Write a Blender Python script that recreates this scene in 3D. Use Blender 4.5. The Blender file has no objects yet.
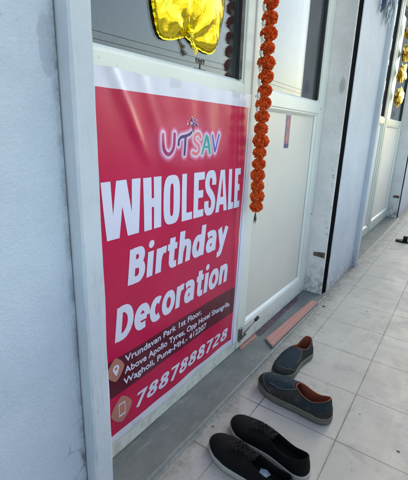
import bpy, bmesh, math, random
from mathutils import Vector, Matrix, noise
random.seed(7)
R = math.radians
sc = bpy.context.scene
COL = sc.collection
ORG = {}          # world origin of every built object (so children can be made local)

# ------------------------------------------------------------------ materials
class NT:
    def __init__(s, name):
        s.m = bpy.data.materials.new(name); s.m.use_nodes = True
        s.t = s.m.node_tree; s.n = s.t.nodes
        s.b = s.n['Principled BSDF']; s.out = s.n['Material Output']
        s.tc = s.n.new('ShaderNodeTexCoord')
        g = s.n.new('ShaderNodeNewGeometry'); s.pos = g.outputs['Position']
    def link(s, a, b): s.t.links.new(a, b)
    def put(s, sock, v):
        if hasattr(v, 'node'): s.link(v, sock)
        else: sock.default_value = (tuple(v) + (1,)) if (isinstance(v, (tuple, list)) and len(v) == 3 and sock.type == 'RGBA') else v
    def noise(s, scale, detail=4, rough=.6, vec=None, dist=0, out='Fac', stretch=None):
        v = vec or s.tc.outputs['Object']
        if stretch:
            mp = s.n.new('ShaderNodeMapping'); s.link(v, mp.inputs[0]); mp.inputs['Scale'].default_value = stretch; v = mp.outputs[0]
        n = s.n.new('ShaderNodeTexNoise'); n.inputs['Scale'].default_value = scale
        n.inputs['Detail'].default_value = detail; n.inputs['Roughness'].default_value = rough
        n.inputs['Distortion'].default_value = dist; s.link(v, n.inputs['Vector']); return n.outputs[out]
    def voro(s, scale, feature='F1', vec=None, out='Distance', rnd=1):
        n = s.n.new('ShaderNodeTexVoronoi'); n.feature = feature; n.inputs['Scale'].default_value = scale
        n.inputs['Randomness'].default_value = rnd
        s.link(vec or s.tc.outputs['Object'], n.inputs['Vector']); return n.outputs[out]
    def ramp(s, f, lo, hi, a=0., b=1., smooth=True):
        n = s.n.new('ShaderNodeMapRange'); n.interpolation_type = 'SMOOTHSTEP' if smooth else 'LINEAR'
        for i, v in enumerate((f, lo, hi, a, b)): s.put(n.inputs[i], v)
        return n.outputs[0]
    def math(s, op, a, b=0., c=0.):
        n = s.n.new('ShaderNodeMath'); n.operation = op
        s.put(n.inputs[0], a); s.put(n.inputs[1], b); s.put(n.inputs[2], c); return n.outputs[0]
    def mix(s, f, a, b):
        n = s.n.new('ShaderNodeMix'); n.data_type = 'RGBA'
        s.put(n.inputs[0], f); s.put(n.inputs[6], a); s.put(n.inputs[7], b); return n.outputs[2]
    def xyz(s, v=None):
        n = s.n.new('ShaderNodeSeparateXYZ'); s.link(v or s.tc.outputs['Object'], n.inputs[0]); return n.outputs
    def col(s, c): s.put(s.b.inputs['Base Color'], c); return s
    def rough(s, r): s.put(s.b.inputs['Roughness'], r); return s
    def bump(s, h, strength=.4, dist=.001):
        n = s.n.new('ShaderNodeBump'); n.inputs['Strength'].default_value = strength; n.inputs['Distance'].default_value = dist
        s.put(n.inputs['Height'], h)
        if s.b.inputs['Normal'].links: s.link(s.b.inputs['Normal'].links[0].from_socket, n.inputs['Normal'])
        s.link(n.outputs[0], s.b.inputs['Normal']); return s
    def set(s, **k):
        for a, v in k.items(): s.put(s.b.inputs[a.replace('_', ' ')], v)
        return s

def simple(name, c, r=.6, var=.12, vs=20, bs=0, bst=.3, bd=.0006, metal=0., **k):
    t = NT(name)
    n = t.noise(vs, 5)
    t.col(t.mix(t.ramp(n, .3, .7), [x*(1-var) for x in c], [min(1, x*(1+var)) for x in c]))
    t.rough(r); t.b.inputs['Metallic'].default_value = metal
    if bs: t.bump(t.noise(bs, 4), bst, bd)
    t.set(**k)
    return t.m

M = {}
def wall_blue(name, grain, gs, speck, patch=None, dirt=.5):
    t = NT(name); P = t.pos
    X, Y, Z = t.xyz(P)
    c = t.mix(t.ramp(t.noise(3.5, 6, .65, P), .3, .72), (.405, .455, .525) if patch else (.42, .455, .50), (.48, .53, .595) if patch else (.50, .53, .575))
    c = t.mix(t.ramp(t.noise(38, 4, .7, P), .55, .8, 0, .35), c, (.36, .41, .475))
    # grey pin-holes and scuffs
    sp = t.math('MULTIPLY', t.ramp(t.noise(120, 3, .7, P), .62, .72), t.ramp(t.noise(9, 3, .6, P), .45, .7))
    c = t.mix(t.math('MULTIPLY', sp, speck), c, (.20, .235, .29))
    st = t.ramp(t.noise(14, 5, .7, P, stretch=(6, 6, .5)), .56, .8, 0, .22)   # rain streaks
    c = t.mix(st, c, (.30, .33, .36))
    if patch:
        dx = t.math('DIVIDE', t.math('SUBTRACT', X, patch[0]), patch[2]); dz = t.math('DIVIDE', t.math('SUBTRACT', Z, patch[1]), patch[3])
        d = t.math('ADD', t.math('POWER', t.math('ABSOLUTE', dx), 2.), t.math('POWER', t.math('ABSOLUTE', dz), 4.))
        d = t.math('ADD', d, t.math('MULTIPLY', t.math('SUBTRACT', t.noise(42, 4, .7, P), .5), 2.4))
        c = t.mix(t.ramp(d, .5, 1.1, .55, 0), c, (.285, .30, .385))
    if patch:
        near = t.math('MULTIPLY', t.ramp(X, .37, .43, 0, 1), t.ramp(Z, .50, .20, 0, 1))
        vc = t.ramp(t.math('ADD', t.voro(17, 'DISTANCE_TO_EDGE', P), t.math('MULTIPLY', t.noise(60, 3, .6, P), .05)), .028, .06, 1, 0)
        c = t.mix(t.math('MULTIPLY', t.math('MULTIPLY', near, vc), t.ramp(t.noise(11, 3, .6, P), .42, .6)), c, (.05, .05, .055))
        gv = t.math('MULTIPLY', t.ramp(X, .428, .449, 0, 1), t.ramp(t.noise(20, 4, .7, P), .38, .62, .2, .9))
        c = t.mix(gv, c, (.16, .18, .20))
    low = t.math('MULTIPLY', t.ramp(Z, .0, .17, 1, 0), t.ramp(t.noise(22, 5, .75, P), .42, .62))
    c = t.mix(t.math('MULTIPLY', low, dirt), c, (.10, .095, .09))
    gr = t.math('MULTIPLY', t.ramp(t.noise(13, 5, .75, P, stretch=(9, 9, .6)), .54, .68), t.ramp(Z, 1.0, .25, .15, .55))
    if not patch: c = t.mix(gr, c, (.22, .23, .25))
    t.col(c).rough(.75)
    t.bump(t.noise(gs, 3, .6, P), grain, .0030 if patch else .0022)
    t.bump(t.noise(14, 3, .5, P), .35, .004)
    return t.m
M['wallblue'] = wall_blue('blue stucco', .6, 160, 1., (.425, 1.172, .013, .055))
M['wallblue2'] = wall_blue('blue smooth wall', .3, 170, .5)
M['trim'] = wall_blue('blue corner trim', .25, 120, .4, dirt=.8)

t = NT('whitewashed side wall'); P = t.pos; X, Y, Z = t.xyz(P)
c = t.mix(t.ramp(t.noise(7, 6, .7, P), .3, .7), (.61, .59, .58), (.72, .70, .69))
edge = t.ramp(Y, .657, .695, 1, 0)
chips = t.math('MULTIPLY', t.ramp(t.noise(34, 6, .8, P), .57, .68), t.math('ADD', t.math('MULTIPLY', edge, .85), .12))
c = t.mix(chips, c, (.16, .15, .14))
c = t.mix(t.math('MULTIPLY', t.ramp(Z, .0, .3, 1, 0), t.ramp(t.noise(18, 5, .75, P), .42, .62)), c, (.20, .185, .17))
dd = t.math('ADD', t.math('POWER', t.math('DIVIDE', t.math('SUBTRACT', Y, .672), .022), 2.), t.math('POWER', t.math('DIVIDE', t.math('SUBTRACT', Z, 1.31), .05), 2.))
c = t.mix(t.ramp(t.math('ADD', dd, t.math('MULTIPLY', t.math('SUBTRACT', t.noise(60, 5, .75, P), .5), 3.)), .2, 1.0, .5, 0), c, (.17, .125, .095))
t.col(c).rough(.8).bump(t.noise(60, 5, .65, P), .6, .003); M['reveal'] = t.m

t = NT('gap shade black'); t.col(t.mix(t.noise(60), (.004, .004, .005), (.010, .0095, .009))).rough(1.); t.set(Specular_IOR_Level=.02).bump(t.noise(90), .6, .003); M['joint'] = t.m  # near-black colour stands in for the shade inside an open gap

def frame_mat(name, base):
    t = NT(name); P = t.pos; X, Y, Z = t.xyz(P)
    c = t.mix(t.ramp(t.noise(4, 4, .6, P), .3, .7), [b*.93 for b in base], base)
    d = t.ramp(t.noise(55, 5, .75, P), .60, .70, 0, .55)
    d = t.math('MULTIPLY', d, t.ramp(t.noise(6, 2, .5, P), .45, .65))
    c = t.mix(d, c, (.22, .21, .18))
    low = t.math('MULTIPLY', t.ramp(Z, .0, .12, 1, .0), t.ramp(t.noise(35, 4, .7, P), .4, .7, .0, .55))
    c = t.mix(low, c, (.20, .19, .16))
    t.col(c).rough(.38).bump(t.noise(9, 2, .5, P), .15, .002); t.set(Specular_IOR_Level=.5)
    return t.m
M['frame'] = frame_mat('off white powder coated aluminium', (.67, .69, .63))
M['frame2'] = frame_mat('olive white aluminium', (.46, .49, .42))
M['bead'] = frame_mat('white glazing bead', (.68, .70, .66))
M['panel'] = simple('cream door panel', (.62, .585, .52), .42, .03, 3, 5, .12, .003)
M['gasket'] = simple('black gasket', (.012, .012, .014), .4, .2, 30)

t = NT('window glass')
t.n.remove(t.b)
gl = t.n.new('ShaderNodeBsdfGlossy'); gl.inputs['Roughness'].default_value = .012; gl.inputs['Color'].default_value = (.93, .95, 1, 1)
tr = t.n.new('ShaderNodeBsdfTransparent'); tr.inputs['Color'].default_value = (.80, .83, .84, 1)
fr = t.n.new('ShaderNodeFresnel'); t.link(t.ramp(t.n.new('ShaderNodeNewGeometry').outputs['Backfacing'], 0, 1, 1.62, 1/1.62, False), fr.inputs['IOR'])
bp = t.n.new('ShaderNodeBump'); bp.inputs['Strength'].default_value = .05; bp.inputs['Distance'].default_value = .002
t.link(t.noise(3.2, 1, .3), bp.inputs['Height']); t.link(bp.outputs[0], gl.inputs['Normal'])
ms = t.n.new('ShaderNodeMixShader'); t.link(t.math('MINIMUM', t.math('MULTIPLY', fr.outputs[0], .92), 1.), ms.inputs[0]); t.link(tr.outputs[0], ms.inputs[1]); t.link(gl.outputs[0], ms.inputs[2])
df = t.n.new('ShaderNodeBsdfDiffuse'); df.inputs['Color'].default_value = (.42, .42, .40, 1)
m2 = t.n.new('ShaderNodeMixShader'); t.link(t.ramp(t.noise(7, 5, .7), .45, .85, .015, .09), m2.inputs[0])
t.link(ms.outputs[0], m2.inputs[1]); t.link(df.outputs[0], m2.inputs[2]); t.link(m2.outputs[0], t.out.inputs[0]); M['glass'] = t.m

# floor tiles: 300 mm off-white ceramic, dark thin grout, dirt near the sill
t = NT('off white floor tiles'); P = t.pos; X, Y, Z = t.xyz(P)
TX, TY, TS = .86, .203, .3005
wob = t.math('MULTIPLY', t.math('SUBTRACT', t.noise(16, 2, .5, P), .5), .0022)
def tl(co, off):
    a = t.math('DIVIDE', t.math('SUBTRACT', co, off), TS); a = t.math('ADD', a, 50.5)
    f = t.math('FRACT', a); return t.math('MULTIPLY', t.math('ABSOLUTE', t.math('SUBTRACT', f, .5)), TS), t.math('FLOOR', a)
gx, ix = tl(X, TX); gy_, iy = tl(Y, TY)
g = t.math('ADD', t.math('MINIMUM', gx, gy_), wob)
gw = t.ramp(t.noise(5, 3, .6, P), .35, .65, .0013, .0022)
grout = t.ramp(g, t.math('MULTIPLY', gw, .6), gw, 1, 0)
cmb = t.n.new('ShaderNodeCombineXYZ'); t.link(ix, cmb.inputs[0]); t.link(iy, cmb.inputs[1])
wn = t.n.new('ShaderNodeTexWhiteNoise'); t.link(cmb.outputs[0], wn.inputs['Vector'])
base = t.mix(wn.outputs['Value'], (.37, .352, .325), (.41, .392, .362))
base = t.mix(t.ramp(t.noise(3.2, 6, .7, P), .35, .7), base, (.335, .318, .29))
base = t.mix(t.ramp(t.noise(11, 6, .75, P, dist=.6), .52, .72, 0, .55), base, (.235, .225, .205))      # smudges
scr = t.ramp(t.noise(30, 4, .7, P, stretch=(1, 5, 1)), .63, .74, 0, .45)
base = t.mix(scr, base, (.22, .215, .2))
spk = t.ramp(t.math('ADD', t.voro(40, vec=P), t.math('MULTIPLY', t.noise(190, 2, .6, P), .12)), .12, .19, 1, 0); spk = t.math('MULTIPLY', spk, t.ramp(t.noise(6, 3, .6, P), .46, .60))
base = t.mix(t.math('MULTIPLY', spk, .75), base, (.15, .14, .13))
sp2 = t.math('MULTIPLY', t.ramp(t.noise(160, 2, .6, P), .67, .73), t.ramp(t.noise(4, 3, .6, P), .4, .65))
base = t.mix(t.math('MULTIPLY', sp2, .7), base, (.2, .19, .18))
nearw = t.ramp(t.math('ADD', Y, t.math('MULTIPLY', t.noise(9, 6, .8, P), .22)), .62, .75, 0, 1)
base = t.mix(t.math('MULTIPLY', nearw, t.ramp(t.noise(24, 6, .8, P), .32, .62, .35, 1)), base, (.145, .135, .115))
sp3 = t.math('MULTIPLY', t.ramp(t.noise(210, 3, .7, P), .60, .66), t.ramp(t.math('ADD', Y, t.math('MULTIPLY', t.noise(6, 4, .7, P), .3)), .56, .76, 0, .8))
base = t.mix(sp3, base, (.12, .11, .095))
gd = t.math('MULTIPLY', t.ramp(g, .0, .012, 1, 0), t.ramp(t.noise(8, 5, .75, P), .48, .72, 0, .6))
base = t.mix(gd, base, (.17, .16, .145))
ft = t.math('MULTIPLY', t.ramp(t.noise(2.4, 3, .6, P, dist=.5), .5, .62), t.ramp(t.noise(52, 4, .75, P, stretch=(1, .45, 1)), .5, .66, 0, .5))
base = t.mix(ft, base, (.20, .19, .175))
base = t.mix(t.math('MULTIPLY', grout, t.ramp(t.noise(7, 4, .7, P), .3, .6, .6, .95)), base, (.085, .08, .075))
t.col(base)
t.rough(t.ramp(t.noise(9, 5, .7, P), .3, .7, .5, .72)); t.set(Specular_IOR_Level=.35)
t.bump(t.math('SUBTRACT', 1., grout), .5, .0012); t.bump(t.noise(240, 2, .5, P), .12, .0006); t.bump(t.noise(6, 2, .5, P), .1, .002)
M['tiles'] = t.m

t = NT('grey stone sill'); P = t.pos; X, Y, Z = t.xyz(P)
c = t.mix(t.ramp(t.noise(6, 6, .7, P), .3, .7), (.095, .105, .100), (.155, .163, .155))
c = t.mix(t.ramp(t.noise(70, 3, .7, P), .6, .75, 0, .4), c, (.24, .245, .235))
c = t.mix(t.ramp(t.noise(22, 6, .75, P, stretch=(.4, 2, 1)), .56, .68, 0, .5), c, (.25, .25, .235))
e = t.ramp(t.math('SUBTRACT', Y, t.math('MULTIPLY', t.noise(30, 5, .75, P), .022)), .600, .616, 1, 0)
c = t.mix(t.math('MULTIPLY', t.math('MULTIPLY', e, .22), t.ramp(t.noise(35, 5, .75, P), .35, .6)), c, (.27, .265, .24))
t.col(c).rough(.55).bump(t.noise(45, 5, .7, P), .4, .002); M['sill'] = t.m

# marigold, leaves, buds
t = NT('marigold petals'); oi = t.n.new('ShaderNodeObjectInfo')
t.col(t.mix(t.ramp(t.noise(70, 3), .3, .7), (.60, .070, .014), (.90, .17, .022))).rough(.7)
t.set(Subsurface_Weight=.12, Subsurface_Scale=.004, Subsurface_Radius=(1, .3, .1)); M['marigold'] = t.m
M['bud'] = simple('white jasmine buds', (.82, .80, .74), .6, .05)
M['leaf'] = simple('dark green leaf', (.035, .06, .025), .5, .3)
M['string'] = simple('cotton string', (.5, .45, .36), .9)

t = NT('gold foil'); n1 = t.noise(26, 4, .65, dist=1.2)
t.col((.95, .79, .06)).rough(.15); t.b.inputs['Metallic'].default_value = 1
t.bump(n1, .4, .004); t.bump(t.noise(60, 3, .6, dist=.8), .25, .0012); M['gold'] = t.m
t = NT('gold crinkled foil'); t.col((.90, .66, .16)).rough(.22); t.b.inputs['Metallic'].default_value = 1; t.bump(t.noise(120, 4, .7), .8, .004); M['gold2'] = t.m

# banner prints
def vinyl(name, c, r=.26, var=.03):
    t = NT(name); t.col(t.mix(t.ramp(t.noise(5, 4, .6), .3, .7), [x*(1-var) for x in c], [min(1, x*(1+var)) for x in c])).rough(r)
    t.bump(t.noise(700, 1, .5), .05, .0003); t.bump(t.noise(20, 3, .55, dist=1.6, stretch=(1, 1, .45)), .22, .0022); t.set(Specular_IOR_Level=.4); return t.m
M['vwhite'] = vinyl('white vinyl', (.62, .61, .70)); M['vblue'] = vinyl('blue vinyl line', (.06, .08, .32))
# red field with the printed pale glow round the logo
t = NT('crimson vinyl'); P = t.pos; X, Y, Z = t.xyz(P)
dx = t.math('DIVIDE', t.math('SUBTRACT', X, 1.02), .23); dz = t.math('DIVIDE', t.math('SUBTRACT', Z, 1.005), .085)
d = t.math('SQRT', t.math('ADD', t.math('MULTIPLY', dx, dx), t.math('MULTIPLY', dz, dz)))
c = t.mix(t.ramp(t.noise(5, 3), .3, .7), (.46, .006, .056), (.51, .009, .066))
c = t.mix(t.ramp(d, .35, 1.15, .26, 0), c, (.70, .22, .34))
t.col(c).rough(.26).bump(t.noise(700, 1, .5), .05, .0003).bump(t.noise(20, 3, .55, dist=1.6, stretch=(1, 1, .45)), .22, .0022)
t.set(Specular_IOR_Level=.4); M['vred'] = t.m
M['vmaroon'] = vinyl('maroon vinyl', (.10, .013, .027)); M['vtan'] = vinyl('tan vinyl', (.42, .17, .135)); M['vtanl'] = vinyl('pale tan vinyl', (.62, .33, .25))
M['vtext'] = vinyl('lilac white print', (.63, .61, .74), .3); M['vhalo'] = vinyl('pale pink print', (.70, .36, .52), .3)
M['vglow'] = vinyl('soft pink print', (.555, .030, .105), .3); M['vglow2'] = vinyl('soft pink print light', (.59, .085, .19), .3); M['vglow3'] = vinyl('soft pink print lighter', (.63, .18, .31), .3)
for k, c in dict(mag=(.36, .015, .14), pur=(.085, .03, .16), sal=(.70, .17, .19), tea=(.02, .33, .27), blu=(.03, .06, .42), sky=(.08, .35, .60)).items(): M['v' + k] = vinyl('print ' + k, c, .3)
t = NT('clear tape'); t.col((.62, .62, .64)).rough(.22); t.set(Alpha=.28); M['tape'] = t.m

# shoes
def cloth(name, c, r=.85, ws=900, var=.25, bst=.6, dust=.25):
    t = NT(name); O = t.tc.outputs['Object']
    w = t.noise(ws, 2, .6); k = t.mix(t.ramp(w, .3, .7), [x*(1-var) for x in c], [x*(1+var) for x in c])
    k = t.mix(t.ramp(t.noise(45, 4, .7), .52, .8, 0, dust), k, (.20, .18, .155))
    t.col(k).rough(r).bump(w, bst, .0014).bump(t.noise(55, 4, .65, dist=.6), .5, .0032); t.set(Specular_IOR_Level=.2); return t.m
M['navy'] = cloth('navy canvas', (.016, .028, .037)); M['greyleather'] = cloth('grey nubuck', (.028, .028, .026), .8, 400, .2, .4, .4)
M['blackknit'] = cloth('black knit', (.0024, .0024, .003), .9, 700, .35, .8, .02); M['blackline'] = cloth('black lining', (.0045, .0045, .0052), .9, 500, .3, .4, .0)
M['rust'] = cloth('rust orange lining', (.22, .062, .032), .85, 600, .15, .3, .05); M['darkinsole'] = cloth('dark brown insole', (.05, .028, .022), .9, 400, .2, .3, .1)
M['taupe'] = cloth('taupe rubber', (.13, .12, .10), .7, 130, .1, .3, .3); M['offsole'] = cloth('dirty white rubber', (.33, .32, .29), .65, 130, .1, .2, .5)
M['greysole'] = cloth('black rubber', (.02, .02, .02), .6, 130, .1, .2, .1)
M['lace'] = cloth('black lace', (.005, .005, .006), .85, 900, .3, .5, .03); M['stitch'] = cloth('grey stitching', (.15, .16, .17), .8, 800)
M['label'] = simple('pale blue insole print', (.30, .35, .41), .7, .25, 60)

M['steel'] = simple('worn steel', (.22, .21, .19), .5, .2, 80, 60, .3, .0005, .9)
M['rubber'] = simple('black rubber tip', (.012, .012, .012), .5)
M['rusty'] = simple('rusty iron', (.11, .075, .055), .85, .5, 60, 120, .8, .002)
M['purple'] = simple('worn purple film', (.085, .04, .065), .5, .5, 22)
M['grit'] = simple('dark debris', (.05, .045, .04), .9, .5, 90); M['dryleaf'] = simple('dry leaf bits', (.09, .06, .035), .9, .5, 90)
M['cloth'] = simple('blue grey cloth strips', (.36, .43, .48), .8, .4, 26); M['clothnavy'] = simple('navy cloth', (.02, .045, .10), .85, .4, 26)
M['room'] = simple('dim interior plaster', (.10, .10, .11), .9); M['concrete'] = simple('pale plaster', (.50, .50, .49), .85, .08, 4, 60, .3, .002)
M['asphalt'] = simple('asphalt', (.05, .05, .052), .9, .2, 3); M['earth'] = simple('dry earth and grass', (.16, .14, .09), .95, .4, .6)
M['bark'] = simple('bark', (.09, .065, .045), .9, .3, 10); M['foliage'] = simple('tree foliage', (.045, .075, .03), .7, .4, 3); M['foliage2'] = simple('dusty foliage', (.07, .09, .045), .7, .4, 3)
M['pole'] = simple('weathered steel pole', (.12, .12, .12), .7, .2, 5); M['wire'] = simple('black cable', (.01, .01, .01), .6)
M['poster'] = simple('poster purple', (.20, .12, .20), .5, .3, 40); M['posterpic'] = simple('poster red print', (.42, .13, .13), .5, .5, 90)
M['posterblue'] = simple('poster dark blue', (.03, .045, .16), .5, .2, 60)

# pink red printed threshold strips
t = NT('pink printed film'); P = t.pos; X, Y, Z = t.xyz(P)
a = t.math('FRACT', t.math('MULTIPLY', t.math('ADD', X, t.math('MULTIPLY', Y, .2)), 44.))
b_ = t.math('ABSOLUTE', t.math('SUBTRACT', t.math('FRACT', t.math('MULTIPLY', Y, 40.)), .5))
dm = t.math('ADD', t.math('ABSOLUTE', t.math('SUBTRACT', a, .5)), b_)
ring = t.math('ABSOLUTE', t.math('SUBTRACT', dm, .42))
c = t.mix(t.ramp(ring, .05, .13, 1, 0), (.36, .125, .11), (.46, .28, .22))
c = t.mix(t.ramp(dm, .10, .2, 1, 0), c, (.42, .21, .14))
c = t.mix(t.ramp(t.noise(40, 5, .75, P), .5, .72, 0, .65), c, (.30, .22, .20))
t.col(c).rough(.5); M['pink'] = t.m

# ------------------------------------------------------------------ mesh helpers
def bm_box(bm, x0, x1, y0, y1, z0, z1, bev=0, seg=1):
    vs = [bm.verts.new((x, y, z)) for x in (x0, x1) for y in (y0, y1) for z in (z0, z1)]
    idx = [(0, 1, 3, 2), (4, 6, 7, 5), (0, 4, 5, 1), (2, 3, 7, 6), (0, 2, 6, 4), (1, 5, 7, 3)]
    fs = [bm.faces.new([vs[i] for i in f]) for f in idx]
    if bev:
        es = list({e for f in fs for e in f.edges})
        bmesh.ops.bevel(bm, geom=es, offset=bev, segments=seg, profile=.5, affect='EDGES')
def bm_tube(bm, pts, r, n=8, cap=True):
    pts = [Vector(p) for p in pts]; rings = []
    rr = r if isinstance(r, (list, tuple)) else [r]*len(pts)
    up = Vector((0, 0, 1))
    for i, p in enumerate(pts):
        d = (pts[min(i+1, len(pts)-1)] - pts[max(i-1, 0)]).normalized()
        a = d.cross(up); a = a.normalized() if a.length > 1e-4 else d.cross(Vector((1, 0, 0))).normalized()
        b = a.cross(d).normalized()
        rings.append([bm.verts.new(p + (a*math.cos(2*math.pi*k/n) + b*math.sin(2*math.pi*k/n))*rr[i]) for k in range(n)])
    for i in range(len(rings)-1):
        for k in range(n): bm.faces.new((rings[i][k], rings[i][(k+1) % n], rings[i+1][(k+1) % n], rings[i+1][k]))
    if cap: bm.faces.new(rings[0][::-1]); bm.faces.new(rings[-1])
def catmull(pts, per=8, closed=False):
    pts = [Vector(p) for p in pts]; n = len(pts); out = []
    rng = range(n) if closed else range(n-1)
    for i in rng:
        g = (lambda j: pts[j % n]) if closed else (lambda j: pts[max(0, min(n-1, j))])
        p0, p1, p2, p3 = g(i-1), g(i), g(i+1), g(i+2)
        for k in range(per):
            t_ = k/per
            out.append(.5*((2*p1) + (p2-p0)*t_ + (2*p0-5*p1+4*p2-p3)*t_**2 + (3*p1-p0-3*p2+p3)*t_**3))
    if not closed: out.append(pts[-1])
    return out
def obj(name, bm, mats, parent=None, org=None, smooth=False, kind=None, recalc=True):
    """link a world-space bmesh as one object with its origin at org (or at its parent's origin)"""
    if recalc: bmesh.ops.recalc_face_normals(bm, faces=bm.faces)
    if org is None: org = ORG[parent.name] if parent else Vector((0, 0, 0))
    org = Vector(org)
    bmesh.ops.translate(bm, vec=-org, verts=bm.verts)
    me = bpy.data.meshes.new(name); bm.to_mesh(me); bm.free()
    for m in (mats if isinstance(mats, (list, tuple)) else [mats]): me.materials.append(M[m])
    if smooth:
        for p in me.polygons: p.use_smooth = True
    o = bpy.data.objects.new(name, me); COL.objects.link(o)
    if parent: o.parent = parent; o.location = org - ORG[parent.name]
    else: o.location = org
    ORG[o.name] = org
    if kind: o['kind'] = kind
    return o
def tag(o, label=None, cat=None, group=None, kind=None):
    if label: o['label'] = label
    if cat: o['category'] = cat
    if group: o['group'] = group
    if kind: o['kind'] = kind
    return o
def empty(name, loc, label, cat, group=None, rz=0):
    o = bpy.data.objects.new(name, None); COL.objects.link(o); o.location = loc; o.rotation_euler = (0, 0, rz)
    o.empty_display_size = .05; ORG[o.name] = Vector(loc); return tag(o, label, cat, group)
def B(): return bmesh.new()
def box_obj(name, dims, mat, parent=None, bev=.0015, org=None, **k):
    bm = B(); bm_box(bm, *dims, bev); return obj(name, bm, mat, parent, org, **k)

# ------------------------------------------------------------------ camera (solved from the vanishing points)
yaw, pit, rol = .971513, .284907, .032673
cy, sy = math.cos(yaw), math.sin(yaw)
fwd = Vector((sy*math.cos(pit), cy*math.cos(pit), -math.sin(pit)))
r0 = Vector((cy, -sy, 0)); u0 = r0.cross(fwd)
rt = math.cos(rol)*r0 + math.sin(rol)*u0; up = -math.sin(rol)*r0 + math.cos(rol)*u0
cam = bpy.data.cameras.new('camera'); co = bpy.data.objects.new('camera', cam); COL.objects.link(co)
mw = Matrix((( rt.x, up.x, -fwd.x, 0), (rt.y, up.y, -fwd.y, 0), (rt.z, up.z, -fwd.z, 1.037), (0, 0, 0, 1)))
co.matrix_world = mw; cam.sensor_fit = 'HORIZONTAL'; cam.sensor_width = 36; cam.lens = 36*373.44/408
cam.clip_start = .02; cam.clip_end = 600
sc.camera = co
sc.cycles.caustics_reflective = False; sc.cycles.caustics_refractive = False

# ------------------------------------------------------------------ light
SUN_EL, SUN_ROT = 36, 66
w = bpy.data.worlds.new('World'); sc.world = w; w.use_nodes = True
sk = w.node_tree.nodes.new('ShaderNodeTexSky'); sk.sky_type = 'NISHITA'; sk.sun_disc = False
sk.sun_elevation = R(SUN_EL); sk.sun_rotation = R(SUN_ROT); sk.air_density = 1.0; sk.dust_density = 3.6; sk.ozone_density = 1.2
bg = w.node_tree.nodes['Background']; bg.inputs['Strength'].default_value = .13
w.node_tree.links.new(sk.outputs[0], bg.inputs['Color'])
sd = Vector((math.sin(R(SUN_ROT))*math.cos(R(SUN_EL)), math.cos(R(SUN_ROT))*math.cos(R(SUN_EL)), math.sin(R(SUN_EL))))
sl = bpy.data.lights.new('sun', 'SUN'); sl.energy = 3.0; sl.angle = R(.5); sl.color = (1, .95, .87)
so = bpy.data.objects.new('sun', sl); COL.objects.link(so); so.rotation_euler = (-sd).to_track_quat('-Z', 'Y').to_euler(); so.location = (0, 5, 12)
sc.view_settings.view_transform = 'Standard'; sc.view_settings.look = 'None'; sc.view_settings.gamma = 1
sc.view_settings.exposure = 2.52; sc.view_settings.use_curve_mapping = False
sc.view_settings.use_white_balance = True; sc.view_settings.white_balance_temperature = 7650; sc.view_settings.white_balance_tint = 1

# ------------------------------------------------------------------ setting
bm = B(); bm_box(bm, -2.4, 12, -.78, .99, -.12, 0); obj('floor', bm, 'tiles', kind='structure')
bm = B(); bm_box(bm, -300, 300, -300, 300, -3.4, -3.3); obj('ground', bm, 'earth', kind='structure')
bm = B(); bm_box(bm, -300, 300, -13, -6, -3.296, -3.29); obj('road', bm, 'asphalt', kind='structure')

bld = empty('building', (4, 3, -3.3), 'plastered upper storey block with the dark shop rooms behind the corridor', 'building')
box_obj('roof', (-2.4, 12, .60, 4.4, 3.1, 3.28), 'concrete', bld)
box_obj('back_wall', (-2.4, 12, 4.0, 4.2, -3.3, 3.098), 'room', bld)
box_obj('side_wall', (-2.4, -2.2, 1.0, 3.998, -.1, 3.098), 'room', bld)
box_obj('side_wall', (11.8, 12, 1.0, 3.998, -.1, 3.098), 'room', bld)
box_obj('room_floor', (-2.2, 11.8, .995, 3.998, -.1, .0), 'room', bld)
box_obj('lower_storey', (-2.4, 12, -.7, 3.9, -3.3, -.13), 'concrete', bld)
box_obj('partition', (2.40, 2.44, .93, 3.99, .001, 3.097), 'room', bld)
tag(box_obj('parapet_wall', (-2.4, 12, -.90, -.785, -.12, .93), 'concrete', bev=.01, org=(4, -.84, 0)), 'low plastered parapet along the open side of the corridor', 'parapet')

def rough_slab(name, x0, x1, y0, y1, z0, z1, mat, label, cat, group=None, jit=.0012, bev=.004, parent=None, nz=70):
    """upright masonry slab whose visible arrises are slightly uneven"""
    bm = B()
    prof = [(x0, y1), (x0, y0+bev), (x0+bev, y0), (x1-bev, y0), (x1, y0+bev), (x1, y1)]
    rows = []
    for k in range(nz+1):
        z = z0 + (z1-z0)*k/nz; row = []
        for i, (x, y) in enumerate(prof):
            j = jit if 0 < i < 5 else 0
            row.append(bm.verts.new((x + j*noise.noise((i*3.1, z*9, x)), y + j*noise.noise((i*7.7, z*11, 4+x)), z)))
        rows.append(row)
    for k in range(nz):
        for i in range(6): bm.faces.new((rows[k][i], rows[k][(i+1) % 6], rows[k+1][(i+1) % 6], rows[k+1][i]))
    bm.faces.new(rows[0]); bm.faces.new(rows[-1][::-1])
    o = obj(name, bm, mat, parent, (0 if parent else ((x0+x1)/2, y0, z0)) or None)
    if not parent: tag(o, label, cat, group)
    return o
WY = .634
def corner_strip(x0, x1, wall):
    rough_slab('corner_strip', x0, x1, .600, WY+.12, .0, 2.35, 'trim', None, None, jit=.002, bev=.005, parent=wall)
wa = rough_slab('wall', -2.4, .4495, WY+.001, .95, .0, 3.097, 'wallblue', 'rough pale blue stucco wall nearest the camera, with a worn purple-grey patch beside its groove', 'wall', 'blue walls between the shops')
corner_strip(.4500, .503, wa)
wb = rough_slab('wall', 2.432, 3.1065, WY, .95, .0, 3.097, 'wallblue2', 'smooth pale blue wall between the dark open gap and the second shop front, blackened at its foot', 'wall', 'blue walls between the shops')
corner_strip(3.107, 3.157, wb)
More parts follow.
